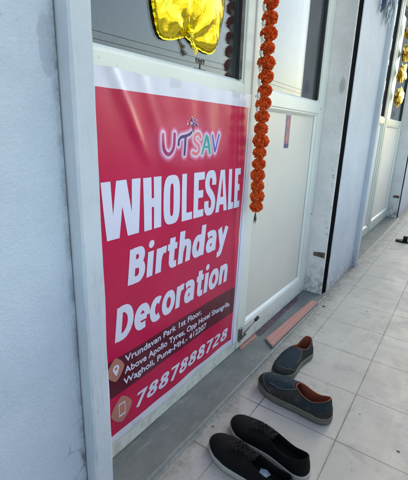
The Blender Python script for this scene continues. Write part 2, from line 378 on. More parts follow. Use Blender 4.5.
wc = rough_slab('wall', 5.515, 12, WY, .95, .0, 3.097, 'wallblue2', 'pale blue wall at the far right edge past the second doorway', 'wall', 'blue walls between the shops')
for (x, d, l) in ((2.336, .345, 'whitewashed side wall with dirty chips, right beside the first cream door'), (5.415, .345, 'far whitewashed side wall beside the second doorway, chipped along its dark edge')):
    o = rough_slab('side_wall', x, x+.012, .640, .95, .0, 3.097, 'reveal', l, 'wall', 'whitewashed side walls', jit=.001, bev=.002)
for (x0, x1, l) in ((2.3485, 2.4315, 'black strip painting the shade of the open gap between the whitewashed side wall and the smooth blue wall'), (5.4275, 5.5145, 'black strip painting the shade of the open gap at the far doorway, near the right edge')):
    bm = B(); rows = []
    for k in range(81):
        z = 3.09*k/80; j = .006*noise.noise((z*7, x0, 0)); q = .004*noise.noise((z*13, x0, 5))
        rows.append([bm.verts.new(p) for p in ((x0, .93, z), (x0, .650+j*.8, z), ((x0+x1)/2, .645+q, z), (x1, .638+q*.4, z), (x1, .93, z))])
    for k in range(80):
        for i in range(4): bm.faces.new((rows[k][i], rows[k][i+1], rows[k+1][i+1], rows[k+1][i]))
    tag(obj('gap_shade_strip', bm, 'joint', org=((x0+x1)/2, .66, 0)), l, 'expansion joint', 'black strips for shaded gaps')  # strip closes the open gap, its black paints the shade within
for (x0, x1, l) in ((.5035, 2.3355, 'blue wall strip over the first shop front above the frames'), (3.158, 5.4145, 'blue wall strip over the second shop front above the frames')):
    tag(box_obj('wall_beam', (x0, x1, .66, .95, 2.353, 3.096), 'wallblue2', org=((x0+x1)/2, .7, 2.35)), l, 'wall', 'wall strips over the shop fronts')

# stone sills with a worn uneven front edge
def sill(x0, x1, ya, yb, label):
    bm = B(); n = 260; rows = []
    for i in range(n+1):
        x = x0 + (x1-x0)*i/n; f = ya + (yb-ya)*i/n + .003*noise.noise((x*7, 0, 1)) + .0016*noise.noise((x*47, 3, 1)) + .0012*noise.noise((x*150, 3, 1))
        zt = .0150 + .0006*noise.noise((x*20, 9, 1))
        rows.append([bm.verts.new(p) for p in ((x, .99, .001), (x, .99, .015), (x, .78, .015), (x, f+.010, .0150), (x, f+.003, zt-.002), (x, f-.002, .006), (x, f-.008, .0008))])
    for i in range(n):
        for k in range(6): bm.faces.new((rows[i][k], rows[i][k+1], rows[i+1][k+1], rows[i+1][k]))
    tag(obj('door_sill', bm, 'sill', org=((x0+x1)/2, .7, 0), smooth=False), label, 'sill', 'grey stone sills')
sill(.5035, 2.3355, .614, .602, 'dark grey stone sill below the banner and the first door')
sill(3.158, 5.4145, .602, .602, 'grey stone sill of the farther doorway behind the black sandal')

# ------------------------------------------------------------------ shop fronts
FY = .760   # front of the aluminium frames
def rail(bm, x0, x1, z0, z1, y0=FY, y1=.81, bev=.003): bm_box(bm, x0, x1, y0, y1, z0, z1, bev, 2)
def bead_ring(bm, x0, x1, z0, z1, y0, w_=.014, d=.012):
    """sloped glazing bead round an opening"""
    def ring(o, y): return [(x0+o, y, z0+o), (x1-o, y, z0+o), (x1-o, y, z1-o), (x0+o, y, z1-o)]
    a = [bm.verts.new(p) for p in ring(0, y0)]; b = [bm.verts.new(p) for p in ring(w_*.35, y0)]; c = [bm.verts.new(p) for p in ring(w_, y0+d)]
    for P, Q in ((a, b), (b, c)):
        for i in range(4): bm.faces.new((P[i], P[(i+1) % 4], Q[(i+1) % 4], Q[i]))
def shop_window(label, x0, x1, fm='frame'):
    o = empty('shop_window', ((x0+x1)/2, FY, .015), label, 'window', 'fixed shop windows')
    # outer frame: jamb left, posts right (wide), rails
    bm = B(); rail(bm, x0, x0+.05, .016, 2.35); rail(bm, x1+.0, x1+.058, .016, 2.35)
    rail(bm, x0+.051, x1-.001, .0165, .100); rail(bm, x0+.051, x1-.001, 1.160, 1.214); rail(bm, x0+.051, x1-.001, 2.295, 2.349)
    obj('frame', bm, fm, o)
    bm = B(); bead_ring(bm, x0+.052, x1-.002, 1.2145, 2.294, FY+.006); obj('glazing_bead', bm, 'bead', o)
    bm = B(); bead_ring(bm, x0+.052, x1-.002, .1005, 1.1595, FY+.006); obj('panel_bead', bm, 'bead', o)
    box_obj('glass_pane', (x0+.053, x1-.003, FY+.020, FY+.024, 1.2155, 2.293), 'glass', o, bev=0)
    box_obj('lower_panel', (x0+.053, x1-.003, FY+.020, FY+.030, .1015, 1.1585), 'panel', o, bev=0)
    bm = B(); bm_box(bm, x1-.040, x1-.017, FY+.004, FY+.0195, 1.229, 2.28, .001); obj('gasket', bm, 'gasket', o)
    return o
def shop_door(label, x0, x1, stop=False, fm='frame', gx1=None):
    o = empty('door', ((x0+x1)/2, FY, .02), label, 'door', 'cream panelled glass doors')
    y0 = FY-.004
    bm = B()
    rail(bm, x0, x0+.075, .020, 2.345, y0); rail(bm, x1-.105, x1-.052, .020, 2.345, y0)
    rail(bm, x0+.076, x1-.106, .0205, .125, y0); rail(bm, x0+.076, x1-.106, 1.150, 1.206, y0); rail(bm, x0+.076, x1-.106, 2.28, 2.344, y0)
    obj('frame', bm, fm, o)
    bm = B(); rail(bm, x1-.0505, x1-.001, .016, 2.35, FY-.001); obj('jamb', bm, fm, o)
    bm = B(); bead_ring(bm, x0+.077, x1-.107, 1.2065, 2.279, y0+.004); obj('glazing_bead', bm, 'bead', o)
    bm = B(); bead_ring(bm, x0+.077, x1-.107, .1255, 1.1495, y0+.004, .02, .012); obj('panel_bead', bm, 'bead', o)
    box_obj('glass_pane', (x0+.078, x1-.108, FY+.016, FY+.020, 1.2075, 2.278), 'glass', o, bev=0)
    box_obj('door_panel', (x0+.078, x1-.108, FY+.014, FY+.022, .1265, 1.1485), 'panel', o, bev=0)
    for (sx, sz) in ((x0+.035, .045), (x0+.035, 1.178), (x1-.078, .045), (x1-.078, 1.178), (x1-.025, .55)):
        bm = B(); bm_tube(bm, [(sx, y0+.0005, sz), (sx, y0-.0012, sz), (sx, y0-.0022, sz)], [.0042, .0040, .0024], 10); obj('screw', bm, 'steel', o, smooth=False)
    bm = B(); bm_box(bm, x1-.137, x1-.124, FY+.0, FY+.0155, 1.222, 2.264, .001); obj('gasket', bm, 'gasket', o)
    return o
shop_window('fixed first shop window with greenish white frame, dark glass above the red banner', .505, 1.354)
d1 = shop_door('first cream panelled door behind the hanging marigold garland', 1.4125, 2.335)
shop_window('fixed window of the farther shop, a dark glass slot beside its olive post', 3.160, 4.234, 'frame2')
d2 = shop_door('farther cream panelled door with gold foil in front of its glass', 4.2925, 5.413, fm='frame2')

# kick-down stop on the first door
bm = B(); bm_box(bm, 1.424, 1.456, .7490, .7555, .058, .128, .002); obj('stop_plate', bm, 'steel', d1)
bm = B(); bm_tube(bm, catmull([(1.432, .742, .085), (1.44, .725, .105), (1.452, .728, .098), (1.458, .742, .078), (1.445, .745, .070)], 5), .0035, 8); obj('stop_hinge', bm, 'steel', d1, smooth=True)
bm = B(); bm_tube(bm, [(1.445, .738, .098), (1.545, .724, .138)], .0036, 10); obj('stop_lever', bm, 'steel', d1, smooth=True)
bm = B(); bm_tube(bm, [(1.535, .7255, .134), (1.54, .725, .136), (1.562, .722, .1445), (1.565, .722, .1455)], [.005, .0075, .0085, .006], 12); obj('stop_tip', bm, 'rubber', d1, smooth=True)

# small poster sticker on the first door panel
st = empty('sticker', (1.855, .774, .97), 'small upright purple sticker with reddish figures on the cream door panel', 'sticker')
bm = B(); bm_box(bm, 1.815, 1.872, .7728, .7738, .965, 1.125); obj('sticker_sheet', bm, 'poster', st)
for z in (1.018, 1.082):
    bm = B()
    pts = [Vector((1.8435 + .018*math.cos(a)*(1+.25*math.sin(3*a)), .7724, z + .024*math.sin(a)*(1+.2*math.cos(4*a)))) for a in [2*math.pi*k/22 for k in range(22)]]
    bm.faces.new([bm.verts.new(p) for p in pts]); obj('printed_figure', bm, 'posterpic', st)
bm = B(); bm_box(bm, 1.817, 1.870, .7723, .7727, .967, .985); obj('printed_band', bm, 'posterblue', st)

# rusty clamp and hole in the side wall
bm = B(); bm_box(bm, 2.331, 2.3355, .648, .722, .272, .304, .002)
for v in bm.verts: v.co += Vector((0, .003*noise.noise(v.co*80), .010*noise.noise(v.co*55)))
bm_tube(bm, [(2.3315, .668, .288), (2.326, .668, .288)], .006, 8)
tag(obj('wall_clamp', bm, 'rusty', org=(2.333, .69, .28)), 'rusty iron clamp low on the whitewashed side wall beside the first door', 'clamp')
bm = B(); bm_box(bm, 5.410, 5.4145, .648, .722, .272, .304, .002)
tag(obj('wall_clamp', bm, 'rusty', org=(5.412, .69, .28)), 'rusty iron clamp on the far side wall beside the second doorway', 'clamp')

# printed strips on the sill
ts = empty('threshold_strip', (1.9, .65, .015), 'long pink patterned plastic strip along the front of the grey sill', 'threshold strip')
def skew_box(bm, a0, a1, b0, b1, z0, z1, n=30, jit=0):
    rows = []
    for i in range(n+1):
        f = i/n; p = Vector(a0).lerp(Vector(a1), f); q = Vector(b0).lerp(Vector(b1), f); j = jit*noise.noise((f*17, p.y*9, 2))
        rows.append([bm.verts.new(v) for v in ((p.x, p.y+j, z0), (p.x, p.y+j, z1+j*.3), (q.x, q.y+j*.7, z1), (q.x, q.y+j*.7, z0))])
    for i in range(n):
        for k in range(4): bm.faces.new((rows[i][k], rows[i][(k+1) % 4], rows[i+1][(k+1) % 4], rows[i+1][k]))
    bm.faces.new(rows[0]); bm.faces.new(rows[-1][::-1])
bm = B(); skew_box(bm, (1.535, .620), (2.185, .6085), (1.585, .684), (2.185, .652), .0152, .0270); obj('strip_base', bm, 'sill', ts)
bm = B(); skew_box(bm, (1.542, .622), (2.18, .6105), (1.590, .682), (2.18, .650), .0272, .0284, 40, .001); obj('printed_film', bm, 'pink', ts)
bm = B(); skew_box(bm, (1.43, .738), (1.585, .735), (1.45, .757), (1.62, .757), .0155, .0172, 16, .004)
tag(obj('printed_strip', bm, 'pink', org=(1.5, .745, .015)), 'short torn pink printed strip at the foot of the door stop', 'sticker')
bm = B(); skew_box(bm, (1.60, .722), (2.16, .728), (1.62, .752), (2.20, .755), .0154, .0163, 40, .004)
tag(obj('floor_film', bm, 'purple', org=(1.9, .74, .015)), 'worn dark purple film strip on the sill under the door', 'sticker')

# ------------------------------------------------------------------ banner
def BW(x, z):
    """gentle waves of the hanging vinyl (distance in front of the frame)"""
    d = .0040 + .0018*math.sin(x*9+z*4) + .0010*math.sin(x*23-z*14+1)
    d += .0075*math.exp(-((x-.70-(1.14-z)*.55)/.016)**2)*max(0, min(1, (z-.93)/.10))          # diagonal fold, top left
    d += .0040*math.exp(-((x-.80-(1.14-z)*.45)/.022)**2)*max(0, min(1, (z-.90)/.10))
    d += .0030*math.exp(-((x-1.09-(1.1-z)*.25)/.028)**2)*math.exp(-((z-1.03)/.10)**2)
    d += .0016*math.sin(x*52)*math.exp(-((z-1.09)/.07)**2)                                       # puckers below the hem
    d += .0022*math.exp(-((x-1.335+.05*(z-.6))/.016)**2)                                          # ridge near the right edge
    d += .006*max(0, (x-1.30)/.10)**2*max(0, (.16-z)/.08)**1.5*.6 if (x > 1.30 and z < .16) else 0
    d += .0012*math.sin((x+z)*31)*math.exp(-((z-.13)/.06)**2)
    d += .0009*noise.noise((x*7, z*5, 3))
    return max(.0006, d)
def by(x, z, off=0.): return FY - .0015 - BW(x, z) - off
XR = lambda z: 1.352 + .042*(z-.15)/.98      # right edge of the red field
XL = .585
ban = empty('banner', (1.0, FY, .10), 'red and white vinyl shop banner reading WHOLESALE Birthday Decoration on the first window', 'banner')
zs = sorted(set([.081 + i*.01 for i in range(110)] + [.108, .2475, .3735, 1.130, 1.178]))
zs = [z for z in zs if z <= 1.1781]
bm = B(); cols = 84; grid = []
for z in zs:
    xr = XR(z); row = []
    xs = [XL + (xr-XL)*i/cols for i in range(cols+1)] + [xr+.010, xr+.0145, xr+.026, xr+.050]
    zz = z
    for i, x in enumerate(xs):
        dz = 0
        if z > 1.177: dz = .002*math.sin(x*14) + .0012*math.sin(x*37)
        if z < .085: dz = .004*math.sin(x*11+2)
        row.append(bm.verts.new((x, by(x, z), z+dz)))
    grid.append(row)
for j in range(len(zs)-1):
    zc = (zs[j]+zs[j+1])/2
    for i in range(cols+4):
        f = bm.faces.new((grid[j][i], grid[j][i+1], grid[j+1][i+1], grid[j+1][i]))
        if i < cols:
            f.material_index = 0 if (zc < .108 or zc > 1.130) else (2 if .2475 < zc < .3735 else 1)
        else: f.material_index = 3 if i == cols+1 and zc < 1.13 else 0
obj('vinyl_sheet', bm, ['vwhite', 'vred', 'vmaroon', 'vblue'], ban, smooth=True)

def dice(bm):
    for k in range(0, 85):
        x = .58 + k*.01
        bmesh.ops.bisect_plane(bm, geom=bm.verts[:]+bm.edges[:]+bm.faces[:], plane_co=(x, 0, 0), plane_no=(1, 0, 0), dist=1e-6)
    zmin = min(v.co.z for v in bm.verts); zmax = max(v.co.z for v in bm.verts)
    for k in range(0, 120):
        z = k*.01 + .004
        if zmin < z < zmax: bmesh.ops.bisect_plane(bm, geom=bm.verts[:]+bm.edges[:]+bm.faces[:], plane_co=(0, 0, z), plane_no=(0, 0, 1), dist=1e-6)
def lay(bm, name, mat, off, label=None):
    bm.normal_update()
    dice(bm)
    for v in bm.verts: v.co.y = by(v.co.x, v.co.z, off)
    for f in bm.faces:
        f.normal_update()
        if f.normal.y > 0: f.normal_flip()
    o = obj(name, bm, mat, ban, smooth=True, recalc=False)
    if label: o['label'] = label
    return o
def text_bm(s, x0, x1, zb, cap, offset=0., shear=0., slope=0., sp=1., slopetop=None):
    """text scaled so that it spans x0..x1 with its baseline at zb and capitals cap high"""
    c = bpy.data.curves.new('t', 'FONT'); c.body = s; c.size = 1; c.offset = offset; c.shear = shear; c.space_character = sp
    c.resolution_u = 4; c.fill_mode = 'FRONT'
    o = bpy.data.objects.new('t', c); COL.objects.link(o)
    dg = bpy.context.evaluated_depsgraph_get(); me = bpy.data.meshes.new_from_object(o.evaluated_get(dg))
    bm = B(); bm.from_mesh(me); bpy.data.objects.remove(o); bpy.data.curves.remove(c); bpy.data.meshes.remove(me)
    mx = [v.co.x for v in bm.verts]; a, b = min(mx), max(mx)
    H = .73
    for v in bm.verts:
        u = (v.co.x-a)/(b-a); h = v.co.y/H
        v.co = Vector((x0 + (x1-x0)*u, 0, zb + slope*u + cap*h))
    return bm
def lay_bold(s, x0, x1, zb, cap, w, shear, slope, label, n=8, mat='vtext', off=.0009):
    out = B()
    for k in range(n+1):
        b2 = text_bm(s, x0+w, x1-w, zb+w, cap-2*w, .0, shear, slope)
        a = 2*math.pi*k/n; dx, dz = (0, 0) if k == n else (w*math.cos(a), w*math.sin(a))
        for v in b2.verts: v.co.x += dx; v.co.z += dz
        b2.normal_update(); dice(b2)
        for v in b2.verts: v.co.y = by(v.co.x, v.co.z, off+k*.00003)
        me = bpy.data.meshes.new('x'); b2.to_mesh(me); b2.free(); out.from_mesh(me); bpy.data.meshes.remove(me)
    for f in out.faces:
        f.normal_update()
        if f.normal.y > 0: f.normal_flip()
    o = obj('lettering', out, mat, ban, smooth=True, recalc=False); o['label'] = label
def ribbon(bm, pts, hw, cap=True):
    pts = [Vector((p[0], 0, p[1])) for p in pts]; L = []; Rr = []
    for i, p in enumerate(pts):
        d = (pts[min(i+1, len(pts)-1)]-pts[max(0, i-1)]).normalized(); n = Vector((-d.z, 0, d.x))
        L.append(bm.verts.new(p+n*hw[i])); Rr.append(bm.verts.new(p-n*hw[i]))
    for i in range(len(pts)-1): bm.faces.new((L[i], L[i+1], Rr[i+1], Rr[i]))
    if cap:
        for (i, sgn) in ((0, -1), (len(pts)-1, 1)):
            d = (pts[min(i+1, len(pts)-1)]-pts[max(0, i-1)]).normalized()*sgn; n = Vector((-d.z, 0, d.x)); a = []
            for k in range(1, 6):
                th = math.pi*k/6; a.append(bm.verts.new(pts[i] + (n*math.cos(th) + d*math.sin(th))*hw[i]))
            seq = [L[i] if sgn > 0 else Rr[i]] + a + [Rr[i] if sgn > 0 else L[i]]
            bm.faces.new(seq)

def arc(cx, cy_, rx, ry, a0, a1, n=None):
    n = n or max(4, int(abs(a1-a0)/11)); return [(cx+rx*math.cos(R(a0+(a1-a0)*k/n)), cy_+ry*math.sin(R(a0+(a1-a0)*k/n))) for k in range(n+1)]
SM = lambda *p: [(q.x, q.y) for q in catmull([(a, b, 0) for a, b in p], 5)]
HN = [(.165, .30)] + SM((.20, .40), (.27, .468), (.37, .470), (.45, .425), (.478, .33), (.480, .22)) + [(.480, 0)]
STROKES = {   # heavy rounded-terminal-free sans: each glyph a list of centre lines, em units (cap height .714)
 'B': (.62, [[(.155, 0), (.155, .714)], [(.155, .652), (.32, .652)] + arc(.33, .532, .125, .120, 90, -90)[1:] + [(.155, .412)], [(.155, .372), (.34, .372)] + arc(.35, .218, .150, .156, 88, -90)[1:] + [(.155, .062)]]),
 'D': (.70, [[(.155, 0), (.155, .714)], [(.155, .652), (.27, .652)] + arc(.27, .357, .29, .295, 88, -88)[1:-1] + [(.27, .062), (.155, .062)]]),
 'i': (.31, [[(.155, 0), (.155, .54)], 'dot']),
 'r': (.44, [[(.155, 0), (.155, .54)], SM((.165, .30), (.20, .40), (.27, .46), (.34, .476), (.42, .468))]),
 't': (.43, [SM((.205, .68), (.205, .50), (.205, .20), (.225, .105), (.30, .062), (.41, .070)), [(.03, .480), (.40, .480)]]),
 'h': (.64, [[(.155, 0), (.155, .76)], HN]), 'n': (.64, [[(.155, 0), (.155, .54)], HN]),
 'd': (.64, [arc(.275, .27, .165, .208, 0, 360), [(.485, 0), (.485, .76)]]),
 'a': (.60, [SM((.085, .435), (.17, .475), (.28, .483), (.38, .455), (.432, .38), (.438, .25)) + [(.438, 0)], SM((.43, .295), (.30, .292), (.19, .268), (.142, .18), (.175, .09), (.26, .060), (.35, .085), (.42, .16))]),
 'y': (.56, [[(.085, .54), (.285, .06)], [(.475, .54), (.285, .04)] + SM((.275, .01), (.235, -.09), (.18, -.150), (.06, -.165))]),
 'e': (.59, [[(.12, .262), (.47, .262)], arc(.30, .27, .195, .210, -4, 180) + arc(.30, .27, .195, .210, 190, 285) + [(.44, .075)]]),
 'c': (.51, [arc(.30, .27, .190, .210, 52, 308)]), 'o': (.62, [arc(.31, .27, .205, .210, 0, 360)]),
 '7': (.57, [[(.05, .650), (.515, .650)], [(.44, .640), (.20, 0)]]), '8': (.57, [arc(.285, .535, .140, .122, 0, 360), arc(.285, .205, .165, .145, 0, 360)]),
 '2': (.57, [SM((.07, .585), (.17, .648), (.30, .650), (.385, .575), (.385, .47), (.30, .34), (.18, .20), (.10, .085)), [(.05, .062), (.50, .062)]]),
}
def stroke_text(txt, x0, x1, zb, cap, slant, drop, label, hv=.104, hh=.073):
    adv = 0; pos = []
    for ch in txt: pos.append(adv); adv += STROKES[ch][0]
    width = adv - .10; sx = (x1-x0)/width; sz = cap/.714; out = B(); cnt_ = 0
    for ch, px_ in zip(txt, pos):
        for st_ in STROKES[ch][1]:
            b2 = B()
            if st_ == 'dot':
                pts = arc(.155, .690, .098, .082, 0, 345, 23); b2.faces.new([b2.verts.new((p[0], 0, p[1])) for p in pts])
            else:
                hw = []
                for q in range(len(st_)):
                    a, b = st_[max(0, q-1)], st_[min(len(st_)-1, q+1)]; L = math.hypot(b[0]-a[0], b[1]-a[1]) or 1; hw.append(hh + (hv-hh)*abs(b[1]-a[1])/L)
                closed = math.hypot(st_[0][0]-st_[-1][0], st_[0][1]-st_[-1][1]) < 1e-6
                if closed:
                    n_ = len(st_)-1; A = []; C = []
                    for q in range(n_):
                        a, b = st_[(q-1) % n_], st_[(q+1) % n_]; L = math.hypot(b[0]-a[0], b[1]-a[1]); nx, nz = -(b[1]-a[1])/L, (b[0]-a[0])/L
                        h_ = hh + (hv-hh)*abs(b[1]-a[1])/L; A.append(b2.verts.new((st_[q][0]+nx*h_, 0, st_[q][1]+nz*h_))); C.append(b2.verts.new((st_[q][0]-nx*h_, 0, st_[q][1]-nz*h_)))
                    for q in range(n_): b2.faces.new((A[q], A[(q+1) % n_], C[(q+1) % n_], C[q]))
                else: ribbon(b2, st_, hw, cap=False)
            for v in b2.verts:
                X_ = px_-.067+v.co.x; Z_ = v.co.z
                v.co = Vector((x0 + X_*sx + slant*Z_*sz, 0, zb + drop*X_/width + Z_*sz))
            b2.normal_update(); bmesh.ops.triangulate(b2, faces=b2.faces[:]); dice(b2); cnt_ += 1
            for v in b2.verts: v.co.y = by(v.co.x, v.co.z, .0009+(cnt_ % 4)*.00004)
            me = bpy.data.meshes.new('x'); b2.to_mesh(me); b2.free(); out.from_mesh(me); bpy.data.meshes.remove(me)
    for f in out.faces:
        f.normal_update()
        if f.normal.y > 0: f.normal_flip()
    o = obj('lettering', out, 'vtext', ban, smooth=True, recalc=False); o['label'] = label
stroke_text('Birthday', .714, 1.258, .592, .108, .12, -.004, 'large lilac white word Birthday')
stroke_text('Decoration', .657, 1.284, .428, .108, .12, -.005, 'large lilac white word Decoration')
stroke_text('7887888728', .727, 1.306, .147, .053, .34, -.014, 'bold italic phone number in lilac white', .084, .062)
lay_bold('Vrundavan Park 1st Floor,', .693, 1.105, .343, .0250, .0008, 0, -.004, 'first address line, small lilac white letters', 4)
lay_bold('Above Apollo Tyres, Opp Hotel Shangrila,', .689, 1.318, .304, .0250, .0008, 0, -.008, 'second address line, small lilac white letters', 4)
lay_bold('Wagholi, Pune-MH.- 412207', .683, 1.145, .2665, .0250, .0008, 0, -.006, 'third address line, small lilac white letters', 4)

# condensed headline drawn stroke by stroke
def poly(bm, pts): bm.faces.new([bm.verts.new((x, 0, z)) for x, z in pts])
def strip2(bm, outer, inner):
    A = [bm.verts.new((x, 0, z)) for x, z in outer]; C = [bm.verts.new((x, 0, z)) for x, z in inner]; n = len(A)
    return A, C
def glyph(bm, ch, x0, x1, z0, z1):
    W = x1-x0; H = z1-z0; s = .034*(W/.078 if ch in 'HOLES' else 1); s = min(max(s, .0235), .0345); h = .0265
    P = lambda u, v: (x0+u*W, z0+v*H)
    if ch == 'H':
        zc = z0+H*.52
        poly(bm, [(x0, z0), (x0+s, z0), (x0+s, zc-h/2), (x1-s, zc-h/2), (x1-s, z0), (x1, z0), (x1, z1), (x1-s, z1), (x1-s, zc+h/2), (x0+s, zc+h/2), (x0+s, z1), (x0, z1)])
    elif ch == 'L': poly(bm, [(x0, z0), (x1, z0), (x1, z0+h), (x0+s, z0+h), (x0+s, z1), (x0, z1)])
    elif ch == 'E':
        zc = z0+H*.52
        poly(bm, [(x0, z0), (x1, z0), (x1, z0+h), (x0+s, z0+h), (x0+s, zc-h/2), (x1-.006, zc-h/2), (x1-.006, zc+h/2), (x0+s, zc+h/2), (x0+s, z1-h), (x1, z1-h), (x1, z1), (x0, z1)])
    elif ch == 'W':
        poly(bm, [P(.0, 1), P(.09, 0), P(.395, 0), P(.50, .55), P(.605, 0), P(.91, 0), P(1, 1), P(.77, 1), P(.735, .42), P(.63, 1), P(.37, 1), P(.265, .42), P(.23, 1)])
    elif ch == 'A':
        poly(bm, [P(0, 0), P(.29, 0), P(.345, .17), P(.655, .17), P(.71, 0), P(1, 0), P(.70, 1), P(.30, 1), ])
    elif ch == 'O':
        n = 40; pw = .62
        def se(k, rx, rz):
            a = 2*math.pi*k/n; c_, s_ = math.cos(a), math.sin(a)
            return ((x0+x1)/2 + rx*math.copysign(abs(c_)**pw, c_), (z0+z1)/2 + rz*math.copysign(abs(s_)**pw, s_))
        A = [bm.verts.new((se(k, W/2, H/2)[0], 0, se(k, W/2, H/2)[1])) for k in range(n)]
        C = [bm.verts.new((se(k, W/2-s*.93, H/2-h)[0], 0, se(k, W/2-s*.93, H/2-h)[1])) for k in range(n)]
        for k in range(n): bm.faces.new((A[k], A[(k+1) % n], C[(k+1) % n], C[k]))
    elif ch == 'S':
        c_ = catmull([P(.82, .68), P(.82, .80), P(.70, .915), P(.50, .935), P(.30, .915), P(.185, .80), P(.19, .68), P(.32, .575), P(.62, .45), P(.80, .34), P(.82, .20), P(.70, .085), P(.50, .065), P(.30, .085), P(.18, .20), P(.18, .33)], 5)
        ribbon(bm, [(p[0], p[1]) for p in [(q.x, q.y) for q in [Vector((v[0], v[1], 0)) for v in c_]]], [W*.205]*len(c_), cap=False)
bm = B()
for ch, a, b in (('W', .630, .776), ('H', .786, .865), ('O', .876, .958), ('L', .968, 1.024), ('E', 1.031, 1.092), ('S', 1.098, 1.166), ('A', 1.172, 1.252), ('L', 1.260, 1.300), ('E', 1.306, 1.352)):
    f = (a-.63)/.72; n0 = len(bm.faces); bm.faces.ensure_lookup_table()
    glyph(bm, ch, a, b, .744-.008*f, .902-.006*f)
bm.normal_update(); bmesh.ops.triangulate(bm, faces=bm.faces[:])
lay(bm, 'lettering', 'vtext', .0009, 'tall condensed lilac white word WHOLESALE')
bm = B(); poly(bm, [(1.172+.375*.08, .795), (1.172+.625*.08, .795), (1.172+.5*.08, .872)]); lay(bm, 'lettering_counter', 'vred', .0012)

# logo: five hand lettered coloured letters with pale halo, sparkle figure above
LG = {
 'mag': [([(.868, 1.022), (.868, .995), (.875, .975), (.893, .964), (.912, .972), (.922, .992), (.924, 1.024)], .0062)],
 'pur': [([(.944, .992), (.946, 1.006), (.957, 1.015), (.975, 1.018), (.998, 1.024), (1.008, 1.030)], .0052), ([(.978, 1.012), (.977, .99), (.975, .962)], .0056)],
 'sal': [([(1.062, 1.016), (1.052, 1.026), (1.034, 1.024), (1.026, 1.010), (1.036, .998), (1.052, .988), (1.054, .972), (1.040, .961), (1.020, .966)], .0060)],
 'tea': [([(1.072, .962), (1.083, .990), (1.093, 1.020)], .0052), ([(1.0975, 1.015), (1.106, .992), (1.114, .963)], .0060), ([(1.0905, .983), (1.0995, .983)], .0040)],
 'blu': [([(1.128, 1.021), (1.136, .995), (1.147, .968)], .0056), ([(1.1525, .974), (1.162, 1.0), (1.174, 1.025)], .0046)],
}
def logo_layer(grow, z_off, mat, only=None):
    for k, strokes in LG.items():
        if only and k not in only: continue
        for i, (pts, hw) in enumerate(strokes):
            c_ = catmull([(p[0], p[1], 0) for p in pts], 6); c_ = [(p.x, p.y) for p in c_]
            bm = B(); ribbon(bm, c_, [hw+grow]*len(c_)); bm.normal_update(); bmesh.ops.triangulate(bm, faces=bm.faces[:])
            yield k, i, bm
    return
cnt = 0
hal = B(); 
for grow, off, mt, nm in ((.0200, .0003, 'vglow', 'logo_glow'), (.0150, .0006, 'vglow2', 'logo_glow'), (.0108, .0009, 'vglow3', 'logo_glow'), (.0072, .0012, 'vhalo', 'logo_halo'), (.0032, .0015, 'vtext', 'logo_outline'), (0, .0018, None, 'logo_letter')):
    # each stroke sits a hair further out than the last, so overlapping prints never share a plane
    groups = {}
    for k, i, b2 in logo_layer(grow, off, mt):
        cnt += 1; dice(b2)
        for v in b2.verts: v.co.y = by(v.co.x, v.co.z, off + (cnt % 9)*.00003)
        me = bpy.data.meshes.new('x'); b2.to_mesh(me); b2.free()
        g = groups.setdefault(k if mt is None else 'all', B()); g.from_mesh(me); bpy.data.meshes.remove(me)
    for k, g in groups.items():
        for f in g.faces:
            f.normal_update()
            if f.normal.y > 0: f.normal_flip()
        obj(nm, g, mt or 'v'+k, ban, smooth=True, recalc=False)
rnd = random.Random(3)
for mt in ('vsky', 'vtext', 'vsal', 'vblu'):
    bm = B()
    for k in range(11 if mt != 'vtext' else 16):
        a = rnd.uniform(.05, math.pi-.05); r_ = rnd.uniform(.004, .034); x = 1.017+r_*math.cos(a)*1.05; z = 1.050+r_*math.sin(a)*.9; s_ = rnd.uniform(.0016, .0032)
        bm.faces.new([bm.verts.new((x+s_*math.cos(q*math.pi/3), 0, z+s_*math.sin(q*math.pi/3))) for q in range(6)])
    lay(bm, 'logo_sparkle', mt, {'vsky': .0020, 'vtext': .0016, 'vsal': .0023, 'vblu': .0026}[mt])
bm = B(); ribbon(bm, [(1.017, 1.034), (1.016, 1.046), (1.010, 1.056)], [.0028, .0022, .0012]); ribbon(bm, [(1.0195, 1.046), (1.026, 1.056)], [.002, .001]); lay(bm, 'logo_figure', 'vpur', .0028)

# icons: rounded tan diamonds, a map pin and a phone
def rdiamond(cx, cz, rx, rz, p=1.35, n=32):
    return [(cx + rx*math.copysign(abs(math.cos(2*math.pi*k/n))**p, math.cos(2*math.pi*k/n)), cz + rz*math.copysign(abs(math.sin(2*math.pi*k/n))**p, math.sin(2*math.pi*k/n))) for k in range(n)]
for cx, cz, rx, rz in ((.655, .337, .034, .040), (.672, .186, .044, .048)):
    bm = B(); bm.faces.new([bm.verts.new((x, 0, z)) for x, z in rdiamond(cx, cz, rx, rz, 1.45)]); bm.normal_update(); bmesh.ops.triangulate(bm, faces=bm.faces[:]); lay(bm, 'icon_badge', 'vtan', .0009)
bm = B(); n = 24
ro = [(.656+.0125*math.cos(2*math.pi*k/n), .341+.0125*math.sin(2*math.pi*k/n)) for k in range(n)]; ri = [(.656+.0055*math.cos(2*math.pi*k/n), .341+.0055*math.sin(2*math.pi*k/n)) for k in range(n)]
A = [bm.verts.new((x, 0, z)) for x, z in ro]; C = [bm.verts.new((x, 0, z)) for x, z in ri]
for k in range(n): bm.faces.new((A[k], A[(k+1) % n], C[(k+1) % n], C[k]))
lay(bm, 'map_pin', 'vtext', .0013)
bm = B(); poly(bm, [(.6475, .3300), (.6645, .3300), (.656, .3155)]); lay(bm, 'map_pin', 'vtext', .0016)
bm = B()
for a in ((.659, .1625, .0025, .047), (.6835, .1625, .0025, .047), (.6615, .1625, .022, .006), (.6615, .2050, .022, .0045)): poly(bm, [(a[0], a[1]), (a[0]+a[2], a[1]), (a[0]+a[2], a[1]+a[3]), (a[0], a[1]+a[3])])
lay(bm, 'phone_symbol', 'vtext', .0013)
